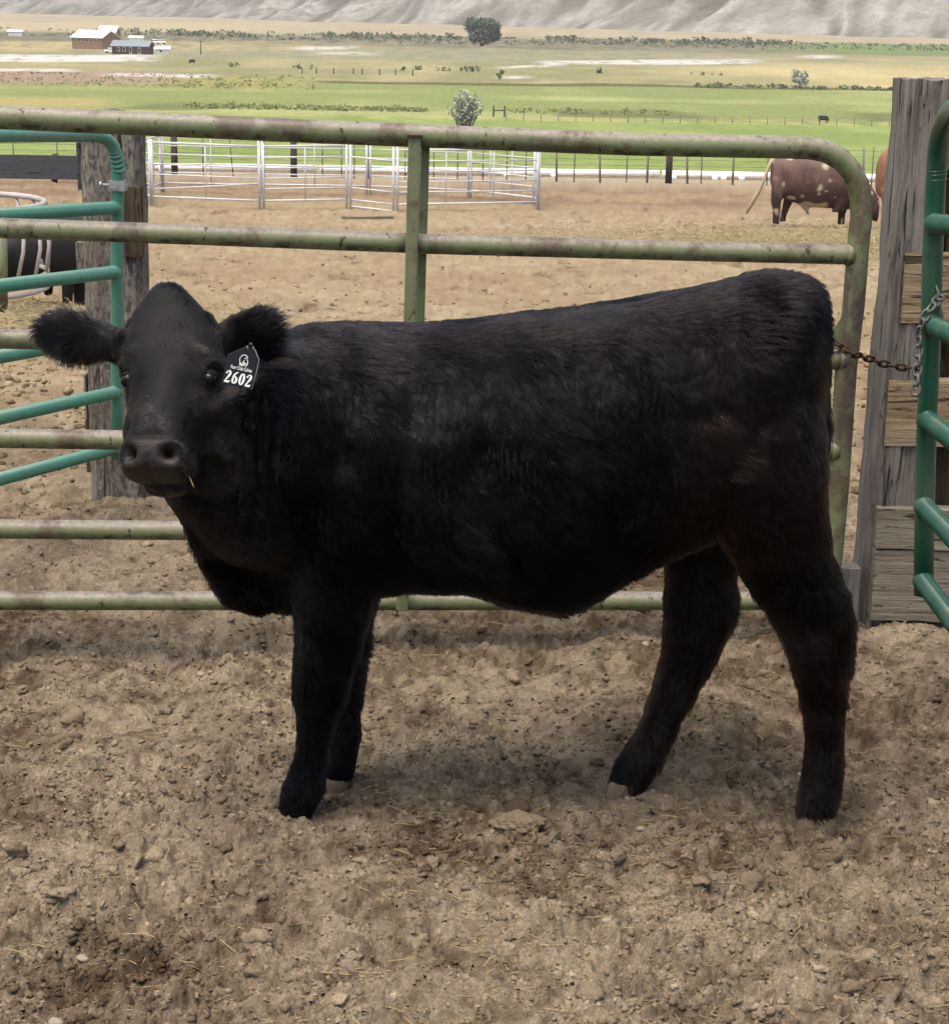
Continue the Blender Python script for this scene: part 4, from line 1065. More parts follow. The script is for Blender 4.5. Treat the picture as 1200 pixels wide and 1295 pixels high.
# local frame on the tag face: origin lower left, u along the print, w up the tag
_o = np.array([280.5, 484.5]); _uu = np.array([38.0, 8.5]) / np.linalg.norm([38.0, 8.5]); _ww = np.array([9.3, -38.5]) / np.linalg.norm([9.3, -38.5])
def tpt(a, b, dz=-.0012): q = _o + a * _uu + b * _ww; return tp(q[0], q[1], dz)
def stroke_mesh(name, strokes, mat, parent, dz=-.0012):
    """each stroke: list of (x, y, half-width) in tag units (photo pixels)"""
    mb = MB()
    for st in strokes:
        Vs = []; Fs = []
        n_ = len(st)
        for i, (x_, y_, w_) in enumerate(st):
            a = st[max(0, i - 1)]; b = st[min(n_ - 1, i + 1)]
            d = np.array([b[0] - a[0], b[1] - a[1]]); d = d / (np.linalg.norm(d) + 1e-9); nn_ = np.array([-d[1], d[0]])
            for sg in (-1, 1):
                Vs.append(tpt(x_ + nn_[0] * w_ * sg, y_ + nn_[1] * w_ * sg, dz))
            for sg in (-1, 1):
                Vs.append(tpt(x_ + nn_[0] * w_ * sg, y_ + nn_[1] * w_ * sg, -.0002))
        for i in range(n_ - 1):
            a = 4 * i; b = a + 4
            Fs += [(a, a + 1, b + 1, b), (a, b, b + 2, a + 2), (a + 1, a + 3, b + 3, b + 1)]
        mb.add(Vs, Fs)
    return mb.build(name, mat, parent, False)
def arc(cx, cy, rx, ry, a0, a1, w0, w1, n=14, wf=None):
    r = []
    for k in range(n + 1):
        f = k / n; a = math.radians(a0 + (a1 - a0) * f)
        w = w0 + (w1 - w0) * f if wf is None else wf(a)
        r.append((cx + rx * math.cos(a), cy + ry * math.sin(a), w))
    return r
def digit(ch, x0):
    W, Hh = 7.4, 15.5; sh = lambda pts: [(x0 + a + .05 * b, 2.6 + b, w) for a, b, w in pts]
    if ch == '0':
        return [sh(arc(W / 2, Hh / 2, 2.45, 7.0, 0, 360, 1, 1, 28, lambda a: .45 + .95 * abs(math.cos(a))))]
    if ch == '6':
        return [sh(arc(W / 2, 4.9, 2.4, 4.2, 0, 360, 1, 1, 26, lambda a: .45 + .9 * abs(math.cos(a)))),
                sh([(W / 2 - 2.5, 4.8, 1.25), (W / 2 - 2.3, 8.5, 1.25), (W / 2 - 1.3, 12.0, 1.1), (W / 2 + .8, 14.6, .7), (W / 2 + 2.6, 15.2, .45)])]
    top = [(.9, 11.6, 1.25), (1.0, 12.6, 1.25)]
    return [sh([(1.2, 11.2, .9), (.95, 12.2, 1.15), (1.3, 13.2, 1.0)]),
            sh([(.9, 13.0, .45), (2.0, 14.7, .6), (3.8, 15.1, .8), (5.2, 13.9, 1.25), (5.5, 11.6, 1.4), (4.6, 8.8, 1.3), (2.8, 5.4, .9), (1.2, 2.2, .6), (.6, 1.2, .5)]),
            sh([(.3, 1.2, 1.2), (3.5, 1.25, 1.35), (6.0, 1.3, 1.25), (6.5, 2.2, .6), (6.7, 3.8, .3)])]
xs = 1.6
for ch in '2602':
    o = stroke_mesh('digit', digit(ch, xs), mprint, None); keep(o, calf); o.parent = etag; xs += 8.9
# small line of lettering over the number
tc = bpy.data.curves.new('lettering', 'FONT'); tc.body = 'Four Club Calves'; tc.size = 1.0; tc.offset = .012
to = bpy.data.objects.new('lettering_src', tc); COL.objects.link(to)
bpy.context.view_layer.update()
tme = bpy.data.meshes.new_from_object(to.evaluated_get(bpy.context.evaluated_depsgraph_get())); bpy.data.objects.remove(to)
q = np.array([v_.co[:] for v_ in tme.vertices]); q -= q.min(0); sx_ = 27.0 / q[:, 0].max(); sy_ = 4.6 / q[:, 1].max()
for v_, (a, b, _) in zip(tme.vertices, q): v_.co = Vector(tpt(6.2 + a * sx_ + .12 * b, 21.2 + b * sy_))
tme.materials.append(mprint); lo = link(bpy.data.objects.new('lettering', tme)); keep(lo, calf); lo.parent = etag
# line emblem: a steer's outline
em = [arc(20.2, 35, 5.2, 6.2, 30, 325, .42, .42, 22), arc(19.0, 31.5, 2.4, 4.5, 200, 360, .4, .4, 10), [(20.5, 36.5, .35), (22.5, 38.0, .5), (24.0, 36.0, .4), (25.5, 34.0, .4), (26.0, 30.5, .5)],
      [(16.2, 31, .6), (16.6, 27.4, .55)], [(19.2, 30.5, .6), (19.6, 27.0, .55)], [(22.4, 30.5, .6), (22.8, 27.2, .5)], [(25.6, 31, .6), (25.0, 27.4, .5)], [(21, 34.5, .5), (19.6, 31.5, .7), (22.5, 31.3, .6)]]
o = stroke_mesh('emblem', em, mprint, None); keep(o, calf); o.parent = etag
mb = MB(); mb.tube([tp(322, 441, -.001), tp(327.6, 455, -.001), tp(325, 468, -.001), tp(318.3, 492.5, -.001)], .0008, 6); o = mb.build('rim', medge); keep(o, calf); o.parent = etag
mb = MB(); mb.tube([tp(317.5, 436, -.002), tp(317.5, 436, .010)], .0042, 12); o = mb.build('button', mtag); keep(o, calf); o.parent = etag
mb = MB(); mb.tube([tp(312.5, 437, -.002), tp(313.5, 443, -.002)], .0010, 6); mb.tube([tp(320, 438, -.002), tp(320.5, 443, -.002)], .0010, 6); o = mb.build('slot', medge); keep(o, calf); o.parent = etag
mu = H(.052, .395, -.10)
mb = MB(); mb.tube([P(237, 597, (mu - C0) @ fwd - .012), P(241, 606, (mu - C0) @ fwd - .022), P(245, 616, (mu - C0) @ fwd - .026)], .0011, 6)
tag(mb.build('straw', M['straw']), "single pale straw stalk sticking out of the calf's mouth", 'straw')

# ================================================================== LOOSE DIRT, STRAW AND PEBBLES
def ico(sub=1):
    bm = bmesh.new(); bmesh.ops.create_icosphere(bm, subdivisions=sub, radius=1.0)
    v_ = np.array([q.co[:] for q in bm.verts]); f_ = np.array([[q.index for q in f.verts] for f in bm.faces]); bm.free(); return v_, f_
def scatter_lumps(name, n, ymin, ymax, smin, smax, pw, sub, seed, cols, mat, mask=None, sink=.25, flat=(.45, .8)):
    r = np.random.default_rng(seed); bv, bf = ico(sub)
    yy = 1 / (1 / ymin - r.random(n * 3) * (1 / ymin - 1 / ymax)); xx = (r.random(n * 3) * 2 - 1) * .285 * yy
    keep_ = r.random(n * 3) < np.clip((fbm(xx * 2.7, yy * 2.7, 3, seed + 9) - .36) * 4.2, .12, 1); xx, yy = xx[keep_][:n], yy[keep_][:n]; n = len(xx)
    s = smin + (smax - smin) * r.random(n) ** pw
    zz = gz(xx, yy)
    Vv = np.empty((n, len(bv), 3), np.float32)
    gc = ground_col(xx, yy)[:, None, :] * r.uniform(cols[0], cols[1], (n, 1, 1)); cc = np.repeat(gc, len(bv), 1)
    for i in range(n):
        Rm = np.array(Matrix.Rotation(r.random() * 6.28, 3, 'Z') @ Matrix.Rotation(r.normal(0, .5), 3, 'X'))
        sc_ = s[i] * np.array([r.uniform(.8, 1.5), r.uniform(.6, 1.1), r.uniform(*flat)])
        ph = r.random(3) * 40
        k = 1 + .75 * noise3(bv * 1.2 + ph, 3) + .50 * noise3(bv * 2.6 + ph, 5) + (.35 * noise3(bv * 5.5 + ph, 8) if sub > 1 else 0)
        Vv[i] = ((bv * k[:, None]) * sc_) @ Rm.T + np.array([xx[i], yy[i], zz[i] + s[i] * sink])
    fc = (np.arange(n)[:, None, None] * len(bv) + bf[None]).reshape(-1, 3)
    o = fast_mesh(name, Vv.reshape(-1, 3), fc, mat, None, sub > 1, 3); vcol(o, cc.reshape(-1, 3)); return o
M['clodv'] = mat_vcol('loose_clods', .98, 170, .35, .004, 260, .05)
tag(scatter_lumps('loose_clods', 260, 2.5, 6.4, .009, .024, 2.2, 3, 5, (.80, 1.12), M['clodv'], None, .02), kind='stuff')
tag(scatter_lumps('small_clods', 15000, 2.45, 6.4, .0030, .0105, 2.8, 1, 6, (.78, 1.06), M['clodv'], None, .0), kind='stuff')
tag(scatter_lumps('far_clods', 9000, 6.2, 44, .008, .034, 3.0, 1, 8, (.6, 1.12), M['clodv'], None, .05), kind='stuff')
def scatter_chips(name, n, ymin, ymax, seed, mat):
    """flat crumbs: little irregular chips"""
    r = np.random.default_rng(seed)
    yy = 1 / (1 / ymin - r.random(n) * (1 / ymin - 1 / ymax)); xx = (r.random(n) * 2 - 1) * .285 * yy
    zz = gz(xx, yy); s = .0018 + .0062 * r.random(n) ** 2.4
    Vv = np.empty((n, 8, 3), np.float32)
    a = np.arange(4) * math.pi / 2
    for lvl in (0, 1):
        aa = a[None] + r.normal(0, .3, (n, 4)) + r.random(n)[:, None] * 6.28
        rr_ = s[:, None] * r.uniform(.6, 1.3, (n, 4)) * (1 if lvl == 0 else .62)
        Vv[:, lvl * 4:lvl * 4 + 4, 0] = xx[:, None] + np.cos(np.sort(aa, 1)) * rr_; Vv[:, lvl * 4:lvl * 4 + 4, 1] = yy[:, None] + np.sin(np.sort(aa, 1)) * rr_
        Vv[:, lvl * 4:lvl * 4 + 4, 2] = zz[:, None] + (-.001 if lvl == 0 else (s * r.uniform(.4, 1.0, n))[:, None]) + r.normal(0, .15, (n, 4)) * s[:, None]
    cc = np.repeat(ground_col(xx, yy)[:, None, :] * r.choice([.9, 1.0, 1.1, 1.3], n, p=[.25, .35, .25, .15])[:, None, None], 8, 1)
    b = np.arange(n)[:, None, None] * 8
    f = np.array([[4, 5, 6, 7], [0, 1, 5, 4], [1, 2, 6, 5], [2, 3, 7, 6], [3, 0, 4, 7]])
    o = fast_mesh(name, Vv.reshape(-1, 3), (b + f[None]).reshape(-1, 4), mat, None, False, 4); vcol(o, cc.reshape(-1, 3)); return o
tag(scatter_chips('dirt_crumbs', 20000, 2.4, 7.0, 16, M['clodv']), kind='stuff')
def scatter_straw(name, n, ymin, ymax, seed, lmin, lmax, rad_, mat, xc=None, spread=None, lift=.0):
    r = np.random.default_rng(seed)
    if xc is None:
        yy = 1 / (1 / ymin - r.random(n) * (1 / ymin - 1 / ymax)); xx = (r.random(n) * 2 - 1) * .285 * yy
    else:
        xx = r.normal(xc[0], spread[0], n); yy = r.normal(xc[1], spread[1], n)
    zz = gz(xx, yy) + rad_ * 1.5 + lift * r.random(n)
    L = lmin + (lmax - lmin) * r.random(n) ** 2; az = r.random(n) * 6.28; el = r.normal(0, .12 if lift == 0 else .35, n); bend = r.normal(0, .25, n)
    Vv = np.empty((n, 9, 3), np.float32)
    for j, f in enumerate((-.5, 0, .5)):
        a2 = az + bend * f
        cx_ = xx + np.cos(a2) * L * f; cy_ = yy + np.sin(a2) * L * f; cz_ = zz + np.sin(el) * L * f + np.abs(el) * L * .35
        for k in range(3):
            t = k * 2.094; w = rad_ * (1 if f == 0 else .7)
            Vv[:, j * 3 + k, 0] = cx_ - np.sin(az) * w * math.cos(t); Vv[:, j * 3 + k, 1] = cy_ + np.cos(az) * w * math.cos(t); Vv[:, j * 3 + k, 2] = cz_ + w * math.sin(t)
    f = []
    for j in (0, 1):
        for k in range(3): f.append([j * 3 + k, j * 3 + (k + 1) % 3, j * 3 + 3 + (k + 1) % 3, j * 3 + 3 + k])
    b = np.arange(n)[:, None, None] * 9
    return fast_mesh(name, Vv.reshape(-1, 3), (b + np.array(f)[None]).reshape(-1, 4), mat, None, False, 4)
tag(scatter_straw('straw_litter', 3600, 2.5, 12.0, 26, .006, .06, .0009, M['straw']), kind='stuff')
tag(scatter_straw('hay_litter', 11000, 0, 0, 27, .06, .28, .0055, M['hay'], (7.9, 35.2), (2.8, 2.2), .16), kind='stuff')
tag(scatter_straw('hay_litter', 8000, 0, 0, 28, .05, .20, .0032, M['hay'], (-4.6, 18.0), (1.0, 1.3), .05), kind='stuff')
r_ = np.random.default_rng(77)
PEB = ['pale pebble behind the far hind leg, below the gate rail', 'larger pale round pebble in the foreground right of the broken clod', 'pale flat pebble at the lower right, far from the calf', 'white pebble at the very bottom left corner of the dirt', 'pale pebble below the bottom gate rail on the left', 'small white pebble beside the near hind hoof', 'small pale pebble left of the near fore hoof', 'pale pebble on bare dirt below the far hind hoof', 'tiny pale pebble between the two hind legs', 'pale pebble in the left foreground dirt']
for i, (a, b, s_) in enumerate(((816, 829, .013), (768, 1160, .012), (927, 1139, .013), (70, 1287, .016), (196, 798, .010), (1012, 982, .009), (305, 1037, .009), (810, 1050, .011), (990, 883, .006), (104, 1206, .012))):
    p = on_ground(a, b); bv, bf = ico(2); ph = r_.random(3) * 30
    k = 1 + .35 * noise3(bv * 1.2 + ph, 3) + .12 * noise3(bv * 3 + ph, 7)
    s_ *= .8; q = bv * k[:, None] * s_ * np.array([1.2, .9, .62]); an = r_.random() * 6; q = q @ np.array(Matrix.Rotation(an, 3, 'Z')).T
    p[2] = gz(p[0], p[1]) + s_ * .25
    o = mesh_obj('pebble', q + p, bf, M['pebble'], None, True)
    tag(o, PEB[i], 'pebble', 'pale pebbles on the trampled dirt')
p = on_ground(655, 1064); bv, bf = ico(4)
k = 1 + .6 * noise3(bv * 1.4 + 3, 3) + .4 * noise3(bv * 3.5, 7) + .25 * noise3(bv * 8, 9)
q = bv * k[:, None] * np.array([.045, .03, .02]); p[2] = gz(p[0], p[1]) + .006
o = mesh_obj('dirt_clod', q + p, bf, mat_plain('clod_soil', alb(150, 134, 110), .98, .22, 40, .05, 0, .004), None, False); tag(o, 'largest dirt clod, broken and flat, on the ground between the calf legs', 'clod')

# ================================================================== FAR CATTLE
def beast(name, secs_list, mat, voxel, label, cat, colfun=None, group=None, sm=6):
    mb = MB()
    for s_ in secs_list: mb.loft(s_, 20)
    raw = mb.build('raw', None)
    bm = bmesh.new(); bm.from_mesh(raw.data); bmesh.ops.recalc_face_normals(bm, faces=bm.faces); bm.to_mesh(raw.data); bm.free()
    md = raw.modifiers.new('r', 'REMESH'); md.mode = 'VOXEL'; md.voxel_size = voxel
    s2 = raw.modifiers.new('s', 'SMOOTH'); s2.factor = .5; s2.iterations = sm
    me = bpy.data.meshes.new_from_object(raw.evaluated_get(bpy.context.evaluated_depsgraph_get())); bpy.data.objects.remove(raw)
    me.shade_smooth(); me.materials.clear(); me.materials.append(mat)
    o = link(bpy.data.objects.new(name, me)); tag(o, label, cat, group)
    if colfun is not None:
        q = np.array([v_.co[:] for v_ in me.vertices]); vcol(o, colfun(q))
    return o
def ts(px, t, b, w, Y, e=2.3): return torso_sec(px, t, b, w, e, Y)
YB = 41.0
yb = YB
bull = [[ts(975, 206, 232, .16, yb), ts(981, 200, 243, .27, yb), ts(992, 198, 250, .32, yb), ts(1008, 200, 256, .34, yb), ts(1028, 199, 261, .37, yb), ts(1048, 198, 262, .38, yb), ts(1066, 200, 262, .38, yb), ts(1080, 206, 264, .34, yb), ts(1090, 216, 268, .27, yb)],
        [ts(1078, 208, 262, .28, yb), ts(1090, 220, 268, .24, yb - .1), ts(1099, 234, 274, .20, yb - .2), ts(1106, 243, 279, .16, yb - .25), ts(1111, 253, 281, .11, yb - .28)],
        [leg_sec(984, 225, 8, .14, yb - .16), leg_sec(984, 243, 9, .15, yb - .2), leg_sec(981, 255, 6.5, .11, yb - .22), leg_sec(982, 266, 5, .085, yb - .22), leg_sec(981, 276, 4.2, .07, yb - .22), leg_sec(981, 284, 4.6, .08, yb - .22)],
        [leg_sec(1001, 236, 8, .12, yb + .15), leg_sec(998, 250, 7, .11, yb + .18), leg_sec(994, 262, 5, .085, yb + .2), leg_sec(990, 273, 4.2, .07, yb + .2), leg_sec(989, 280, 4.6, .08, yb + .2)],
        [leg_sec(1062, 240, 10, .15, yb - .18), leg_sec(1063, 254, 7.5, .12, yb - .22), leg_sec(1061, 263, 5.5, .10, yb - .22), leg_sec(1055, 268, 6.5, .075, yb - .22), leg_sec(1046, 268.5, 4, .05, yb - .22)],
        [leg_sec(1068, 245, 9, .13, yb + .15), leg_sec(1066, 260, 6.5, .10, yb + .16), leg_sec(1064, 272, 4.6, .08, yb + .17), leg_sec(1063.5, 284, 4.8, .085, yb + .17)],
        [leg_sec(1010, 255, 4, .05, yb), leg_sec(1018, 262, 5, .06, yb), leg_sec(1021, 268, 2.6, .035, yb), leg_sec(1021.5, 272, 1.3, .02, yb)]]
def bullcol(q):
    uu, vv = to_px(q); n_ = noise3(q * 5, 61); n3_ = noise3(q * 9, 67)
    c = mixc(alb(86, 64, 58), alb(134, 104, 94), .45 + n_ * .7 + (228 - vv) / 50 + np.clip(noise3(q * np.array([14, 9, 4]), 69) - .1, 0, 1) * 1.6 * (vv < 232))
    white = np.tile(alb(226, 212, 182), (len(q), 1))
    c = mixc(c, white, np.clip((vv - 255 + 6 * n_) / 3, 0, 1) * (uu > 1001) * (uu < 1046) * (vv < 275))
    for a, b, s1, s2 in ((991, 222, 2.5, 3), (991, 231, 3.2, 5), (1037, 238, 3, 3), (1036, 246, 2, 3), (1063, 262, 4, 4), (985, 249, 3, 3), (986, 274, 2.5, 4), (1046, 211, 4, 4), (1104, 246, 4, 4), (1000, 199, 9, 2)):
        c = mixc(c, white, np.clip((np.exp(-((uu - a) / (s1 * 1.35)) ** 2 - ((vv - b) / (s2 * 1.5)) ** 2) * (.6 + .9 * n_ ) + .75 * n3_ - .36) * 4, 0, 1) * .9)
    c = mixc(c, np.tile(alb(54, 36, 33), (len(q), 1)), np.clip((vv - 266) / 8, 0, 1) * .7 + np.exp(-((uu - 1080) / 9) ** 2 - ((vv - 250) / 14) ** 2) * .6)
    return c
bl = beast('bull', bull, M['bull'], .035, 'red roan bull with white belly patches eating hay beyond the gate', 'bull', bullcol)
mb = MB(); mb.tube([PY(979, 200, yb), PY(974, 206, yb - .05), PY(970, 216, yb - .1), PY(966, 228, yb - .12), PY(958, 244, yb - .12), PY(950, 257, yb - .12), PY(944, 270, yb - .12)], [.05, .045, .035, .03, .045, .05, .02], 8)
keep(mb.build('tail', mat_plain('pale_tail_hair', alb(206, 186, 146), .8, .15, 4)), bl)
yo = 42.5
ocow = [[ts(1108, 206, 240, .14, yo), ts(1112, 196, 247, .26, yo), ts(1122, 186, 252, .34, yo), ts(1145, 184, 256, .38, yo), ts(1175, 186, 258, .39, yo), ts(1205, 184, 254, .34, yo), ts(1225, 190, 246, .24, yo)],
        [ts(1212, 188, 240, .2, yo), ts(1228, 196, 240, .16, yo), ts(1242, 206, 244, .13, yo), ts(1252, 222, 250, .08, yo)],
        [leg_sec(1122, 240, 9, .14, yo - .2), leg_sec(1121, 258, 6, .1, yo - .2), leg_sec(1121, 281, 4.5, .08, yo - .2)], [leg_sec(1130, 240, 9, .14, yo + .2), leg_sec(1131, 258, 6, .1, yo + .2), leg_sec(1131, 278, 4.5, .08, yo + .2)],
        [leg_sec(1205, 240, 9, .13, yo - .18), leg_sec(1206, 258, 6, .1, yo - .18), leg_sec(1206, 281, 4.5, .08, yo - .18)], [leg_sec(1196, 240, 9, .13, yo + .18), leg_sec(1196, 258, 6, .1, yo + .18), leg_sec(1196, 278, 4.5, .08, yo + .18)]]
beast('cow', ocow, M['cow_orange'], .04, 'tan orange cow mostly hidden behind the tall right gate post', 'cow')
yk = 19.6
kcow = [[ts(14, 305, 345, .12, yk), ts(22, 290, 350, .2, yk), ts(45, 280, 352, .26, yk), ts(80, 276, 354, .29, yk), ts(120, 274, 352, .29, yk), ts(150, 276, 345, .25, yk), ts(165, 286, 335, .12, yk)],
        [ts(30, 285, 340, .2, yk), ts(12, 300, 352, .15, yk - .1), ts(-2, 322, 366, .12, yk - .15), ts(-12, 345, 376, .08, yk - .2)],
        [leg_sec(88, 330, 14, .14, yk - .14), leg_sec(86, 358, 8, .09, yk - .15), leg_sec(85, 388, 6.5, .07, yk - .15)], [leg_sec(102, 330, 13, .14, yk + .13), leg_sec(100, 360, 8, .09, yk + .13), leg_sec(101, 390, 6.5, .07, yk + .1)],
        [leg_sec(62, 330, 12, .14, yk + .16), leg_sec(61, 352, 7, .09, yk + .16), leg_sec(61, 374, 6, .07, yk + .2)], [leg_sec(150, 330, 13, .14, yk - .13), leg_sec(151, 360, 8, .09, yk - .13), leg_sec(152, 388, 6.5, .07, yk - .13)]]
beast('calf', kcow, M['black_cow'], .03, 'black calf feeding at the hay ring behind the teal gate', 'calf')
def tiny_cow(px, py, D, wpx, face, label):
    p = on_ground(px, py); Y = p[1]; k = mpp(px, py, Y); hb_ = 9.0
    A = lambda dx, t, b, w: torso_sec(px + dx * wpx * face, py - t * wpx, py - b * wpx, w, 2.3, Y)
    w = .28
    secs = [[A(-.5, .62, .40, .12), A(-.42, .72, .30, w), A(0, .72, .26, w * 1.1), A(.35, .70, .26, w), A(.45, .62, .34, .14)], [A(.38, .68, .36, .16), A(.5, .5, .22, .13), A(.58, .34, .08, .1), A(.6, .22, .04, .06)]]
    for dx, dy in ((-.4, .1), (-.34, -.1), (.3, .1), (.36, -.1)):
        secs.append([leg_sec(px + dx * wpx * face, py - .34 * wpx, .08 * wpx, .09, Y + dy * 2), leg_sec(px + dx * wpx * face, py - .15 * wpx, .05 * wpx, .07, Y + dy * 2), leg_sec(px + dx * wpx * face, py, .05 * wpx, .07, Y + dy * 2)])
    beast('cow', secs, M['black_cow'], .07, label, 'cow', None, None, 3)
tiny_cow(1041, 155, 300, 13, 1, 'tiny black cow grazing on the green field right of centre')
tiny_cow(243, 80, 550, 7.5, -1, 'tiny dark cow grazing in the dry field right of the barns')

# ================================================================== ROUND PEN
def gpt(px, py): return on_ground(px, py)
pen_pts = [(191, 274), (330, 275), (441, 273), (500, 275), (682, 269)]
def depth_pt(px, Y):
    p = PY(px, 260, Y); p[2] = float(gz(p[0], Y)); return p
ring = [depth_pt(191, 45.2), depth_pt(331, 44.9), depth_pt(441, 45.2), depth_pt(500, 44.9), depth_pt(681, 46.4), depth_pt(676, 49.2), depth_pt(594, 52.2), depth_pt(466, 52.8), depth_pt(330, 52.6), depth_pt(205, 52.0), depth_pt(176, 48.4)]
PH = 1.55
def pen_panel(a, b, style, label):
    a, b = np.asarray(a), np.asarray(b); d = b - a; L = np.linalg.norm(d[:2]); u_ = d / np.linalg.norm(d)
    a, b = a + u_ * .05, b - u_ * .05
    r = empty('pen_panel', a); tag(r, label, 'panel', 'pale panels of the round pen')
    up_ = np.array([0, 0, 1.0])
    for e in (a, b):
        mb = MB(); mb.tube([e - .02 * up_, e + PH * up_], .030, 8); mb.build('upright', M['panel'], r)
    hs = [.22, .50, .74, .98, 1.22, 1.48] if style != 'gate' else [.06, .22, .50, 1.22]
    for i, hh_ in enumerate(hs):
        mb = MB(); sag = -.10 if (i == 1 and style == 'bent') else 0
        mb.tube([a + up_ * (hh_ + sag), a * .5 + b * .5 + up_ * hh_, b + up_ * (hh_ + (.12 if sag else 0))], .024 if i in (0, len(hs) - 1) else .017, 8); mb.build('rail', M['panel'], r)
    if style != 'gate':
        for f in ((.34, .68) if L > 3 else (.5,)):
            mb = MB(); q = a + (b - a) * f; mb.tube([q + .2 * up_, q + 1.48 * up_], .016, 8); mb.build('brace', M['panel'], r)
    else:
        mb = MB(); mb.tube([a + PH * up_, a + 2.0 * up_], .03, 8); mb.build('upright', M['panel'], r)
        mb = MB(); mb.tube([b + PH * up_, b + 2.0 * up_], .03, 8); mb.build('upright', M['panel'], r)
        mb = MB(); mb.tube([a + 2.0 * up_, b + 2.0 * up_], .03, 8); mb.build('rail', M['panel'], r)
labs = ['first pale panel on the near side of the round pen, beside the left post', 'second near-side panel of the round pen', 'narrow gate panel with a tall frame on the near side of the round pen', 'long near-side panel of the round pen behind the gate brace',
        'end-on panel closing the right side of the round pen', 'panel turning the far right corner of the round pen', 'far-side panel of the round pen seen beyond the gate brace', 'far-side panel in the middle of the round pen', 'far-side panel at the left of the round pen', 'panel turning the far left corner of the round pen', 'end-on panel closing the left side of the round pen']
for i in range(len(ring)):
    pen_panel(ring[i], ring[(i + 1) % len(ring)], 'bent' if i == 0 else ('gate' if i == 2 else 'plain'), labs[i])
q0, q1 = gpt(432, 277.5), gpt(497, 277.5)
mb = MB(); mb.tube([q0 + [0, 0, .05], q1 + [0, 0, .05]], .03, 8); tag(mb.build('loose_pipe', M['pale_stake']), 'pale loose pipe lying on the dirt in front of the round pen gate', 'pipe')
# ================================================================== BACK FENCE, WHITE PIPE, BOARD FENCE
bf_ = empty('wire_fence', [0, 64, float(zg(64))]); tag(bf_, 'wire fence with wooden and steel posts along the back of the dirt corral', 'fence')
def fpost(px, h, w, mat, name, lean=0.0, Y=64.0):
    b = depth_pt(px, Y); b[2] = float(zg(Y)); mb = MB()
    if w > .06: mb.loft([(b + [0, 0, -.1], [w, 0, 0], [0, w, 0], 3), (b + [lean, 0, h], [w * .95, 0, 0], [0, w * .95, 0], 3)], 10)
    else: mb.tube([b + [0, 0, -.1], b + [lean, 0, h]], w, 6)
    return mb.build(name, mat, bf_, True)
for q in (222, 372, 844, 1148): fpost(q, 1.38, .115, M['dark_post'], 'post')
for i, q in enumerate((258, 296, 335, 408, 432, 448, 466, 512, 548, 578, 610, 640, 664, 725, 791, 885, 968, 1055, 1100, 20, 75, 110)): fpost(q, 1.30, .020, M['tpost'], 'steel_post', (-.12 if q == 296 else 0))
for q in (703, 758, 817, 868, 925, 1002, 1090, 1125): fpost(q, 1.28, .036, M['pale_stake'], 'stake', random.uniform(-.08, .05))
for i in range(6):
    hh_ = .18 + .2 * i; mb = MB(); mb.tube([np.array([-22, 64.03, float(zg(64)) + hh_]), np.array([0, 64.03, float(zg(64)) + hh_ - .02]), np.array([22, 64.03, float(zg(64)) + hh_])], .008, 5); mb.build('wire', M['wire'], bf_)
yp = 68.5; zp = float(zg(yp)) + .15
wp = empty('irrigation_pipe', [-20, yp, zp]); tag(wp, 'long white irrigation pipe lying along the foot of the green field', 'pipe')
for k in range(8):
    mb = MB(); a = -24 + k * 6.1; mb.tube([[a, yp, zp + .02 * (k % 2)], [a + 6.0, yp, zp + .02 * ((k + 1) % 2)]], .125, 12); mb.build('pipe_length', M['pipe_white'], wp)
for q in (852, 904, 915, 938, 700, 640, 168, 205):
    c_ = PY(q, 230, yp - .15); c_[2] = zp - .12; mb = MB(); mb.tube([c_ + [0, 0, -.12], c_ + [0, 0, .12]], .10, 10); mb.build('valve', M['pipe_white'], wp)
# charcoal board fence at the left
yl = 58.0
bfl = empty('board_fence', depth_pt(70, yl)); tag(bfl, 'charcoal grey board fence at the left edge behind the teal gate', 'fence')
for t_0, t_1 in ((196, 204.8), (205.2, 214), (214.4, 223)):
    a = PY(-60, t_0, yl); b = PY(104, t_1, yl); a[2] = PY(60, t_0, yl)[2]; b[2] = PY(60, t_1, yl)[2]
    plank_mesh('plank', [(a[0] + b[0]) / 2, yl - .1, (a[2] + b[2]) / 2 - .03], abs(b[0] - a[0]) / 2, abs(a[2] - b[2]) / 2 * 1.38, .03, M['fence_grey'], bfl, int(t_0), 0, 12)
for q in (-30, 70):
    b = depth_pt(q, yl); b[2] = float(zg(yl)) - .1; t_p = PY(q, 194, yl); mb = MB(); mb.loft([(b, [.09, 0, 0], [0, .07, 0], 5), (t_p, [.085, 0, 0], [0, .07, 0], 5)], 12); mb.build('post', M['dark_post'], bfl)
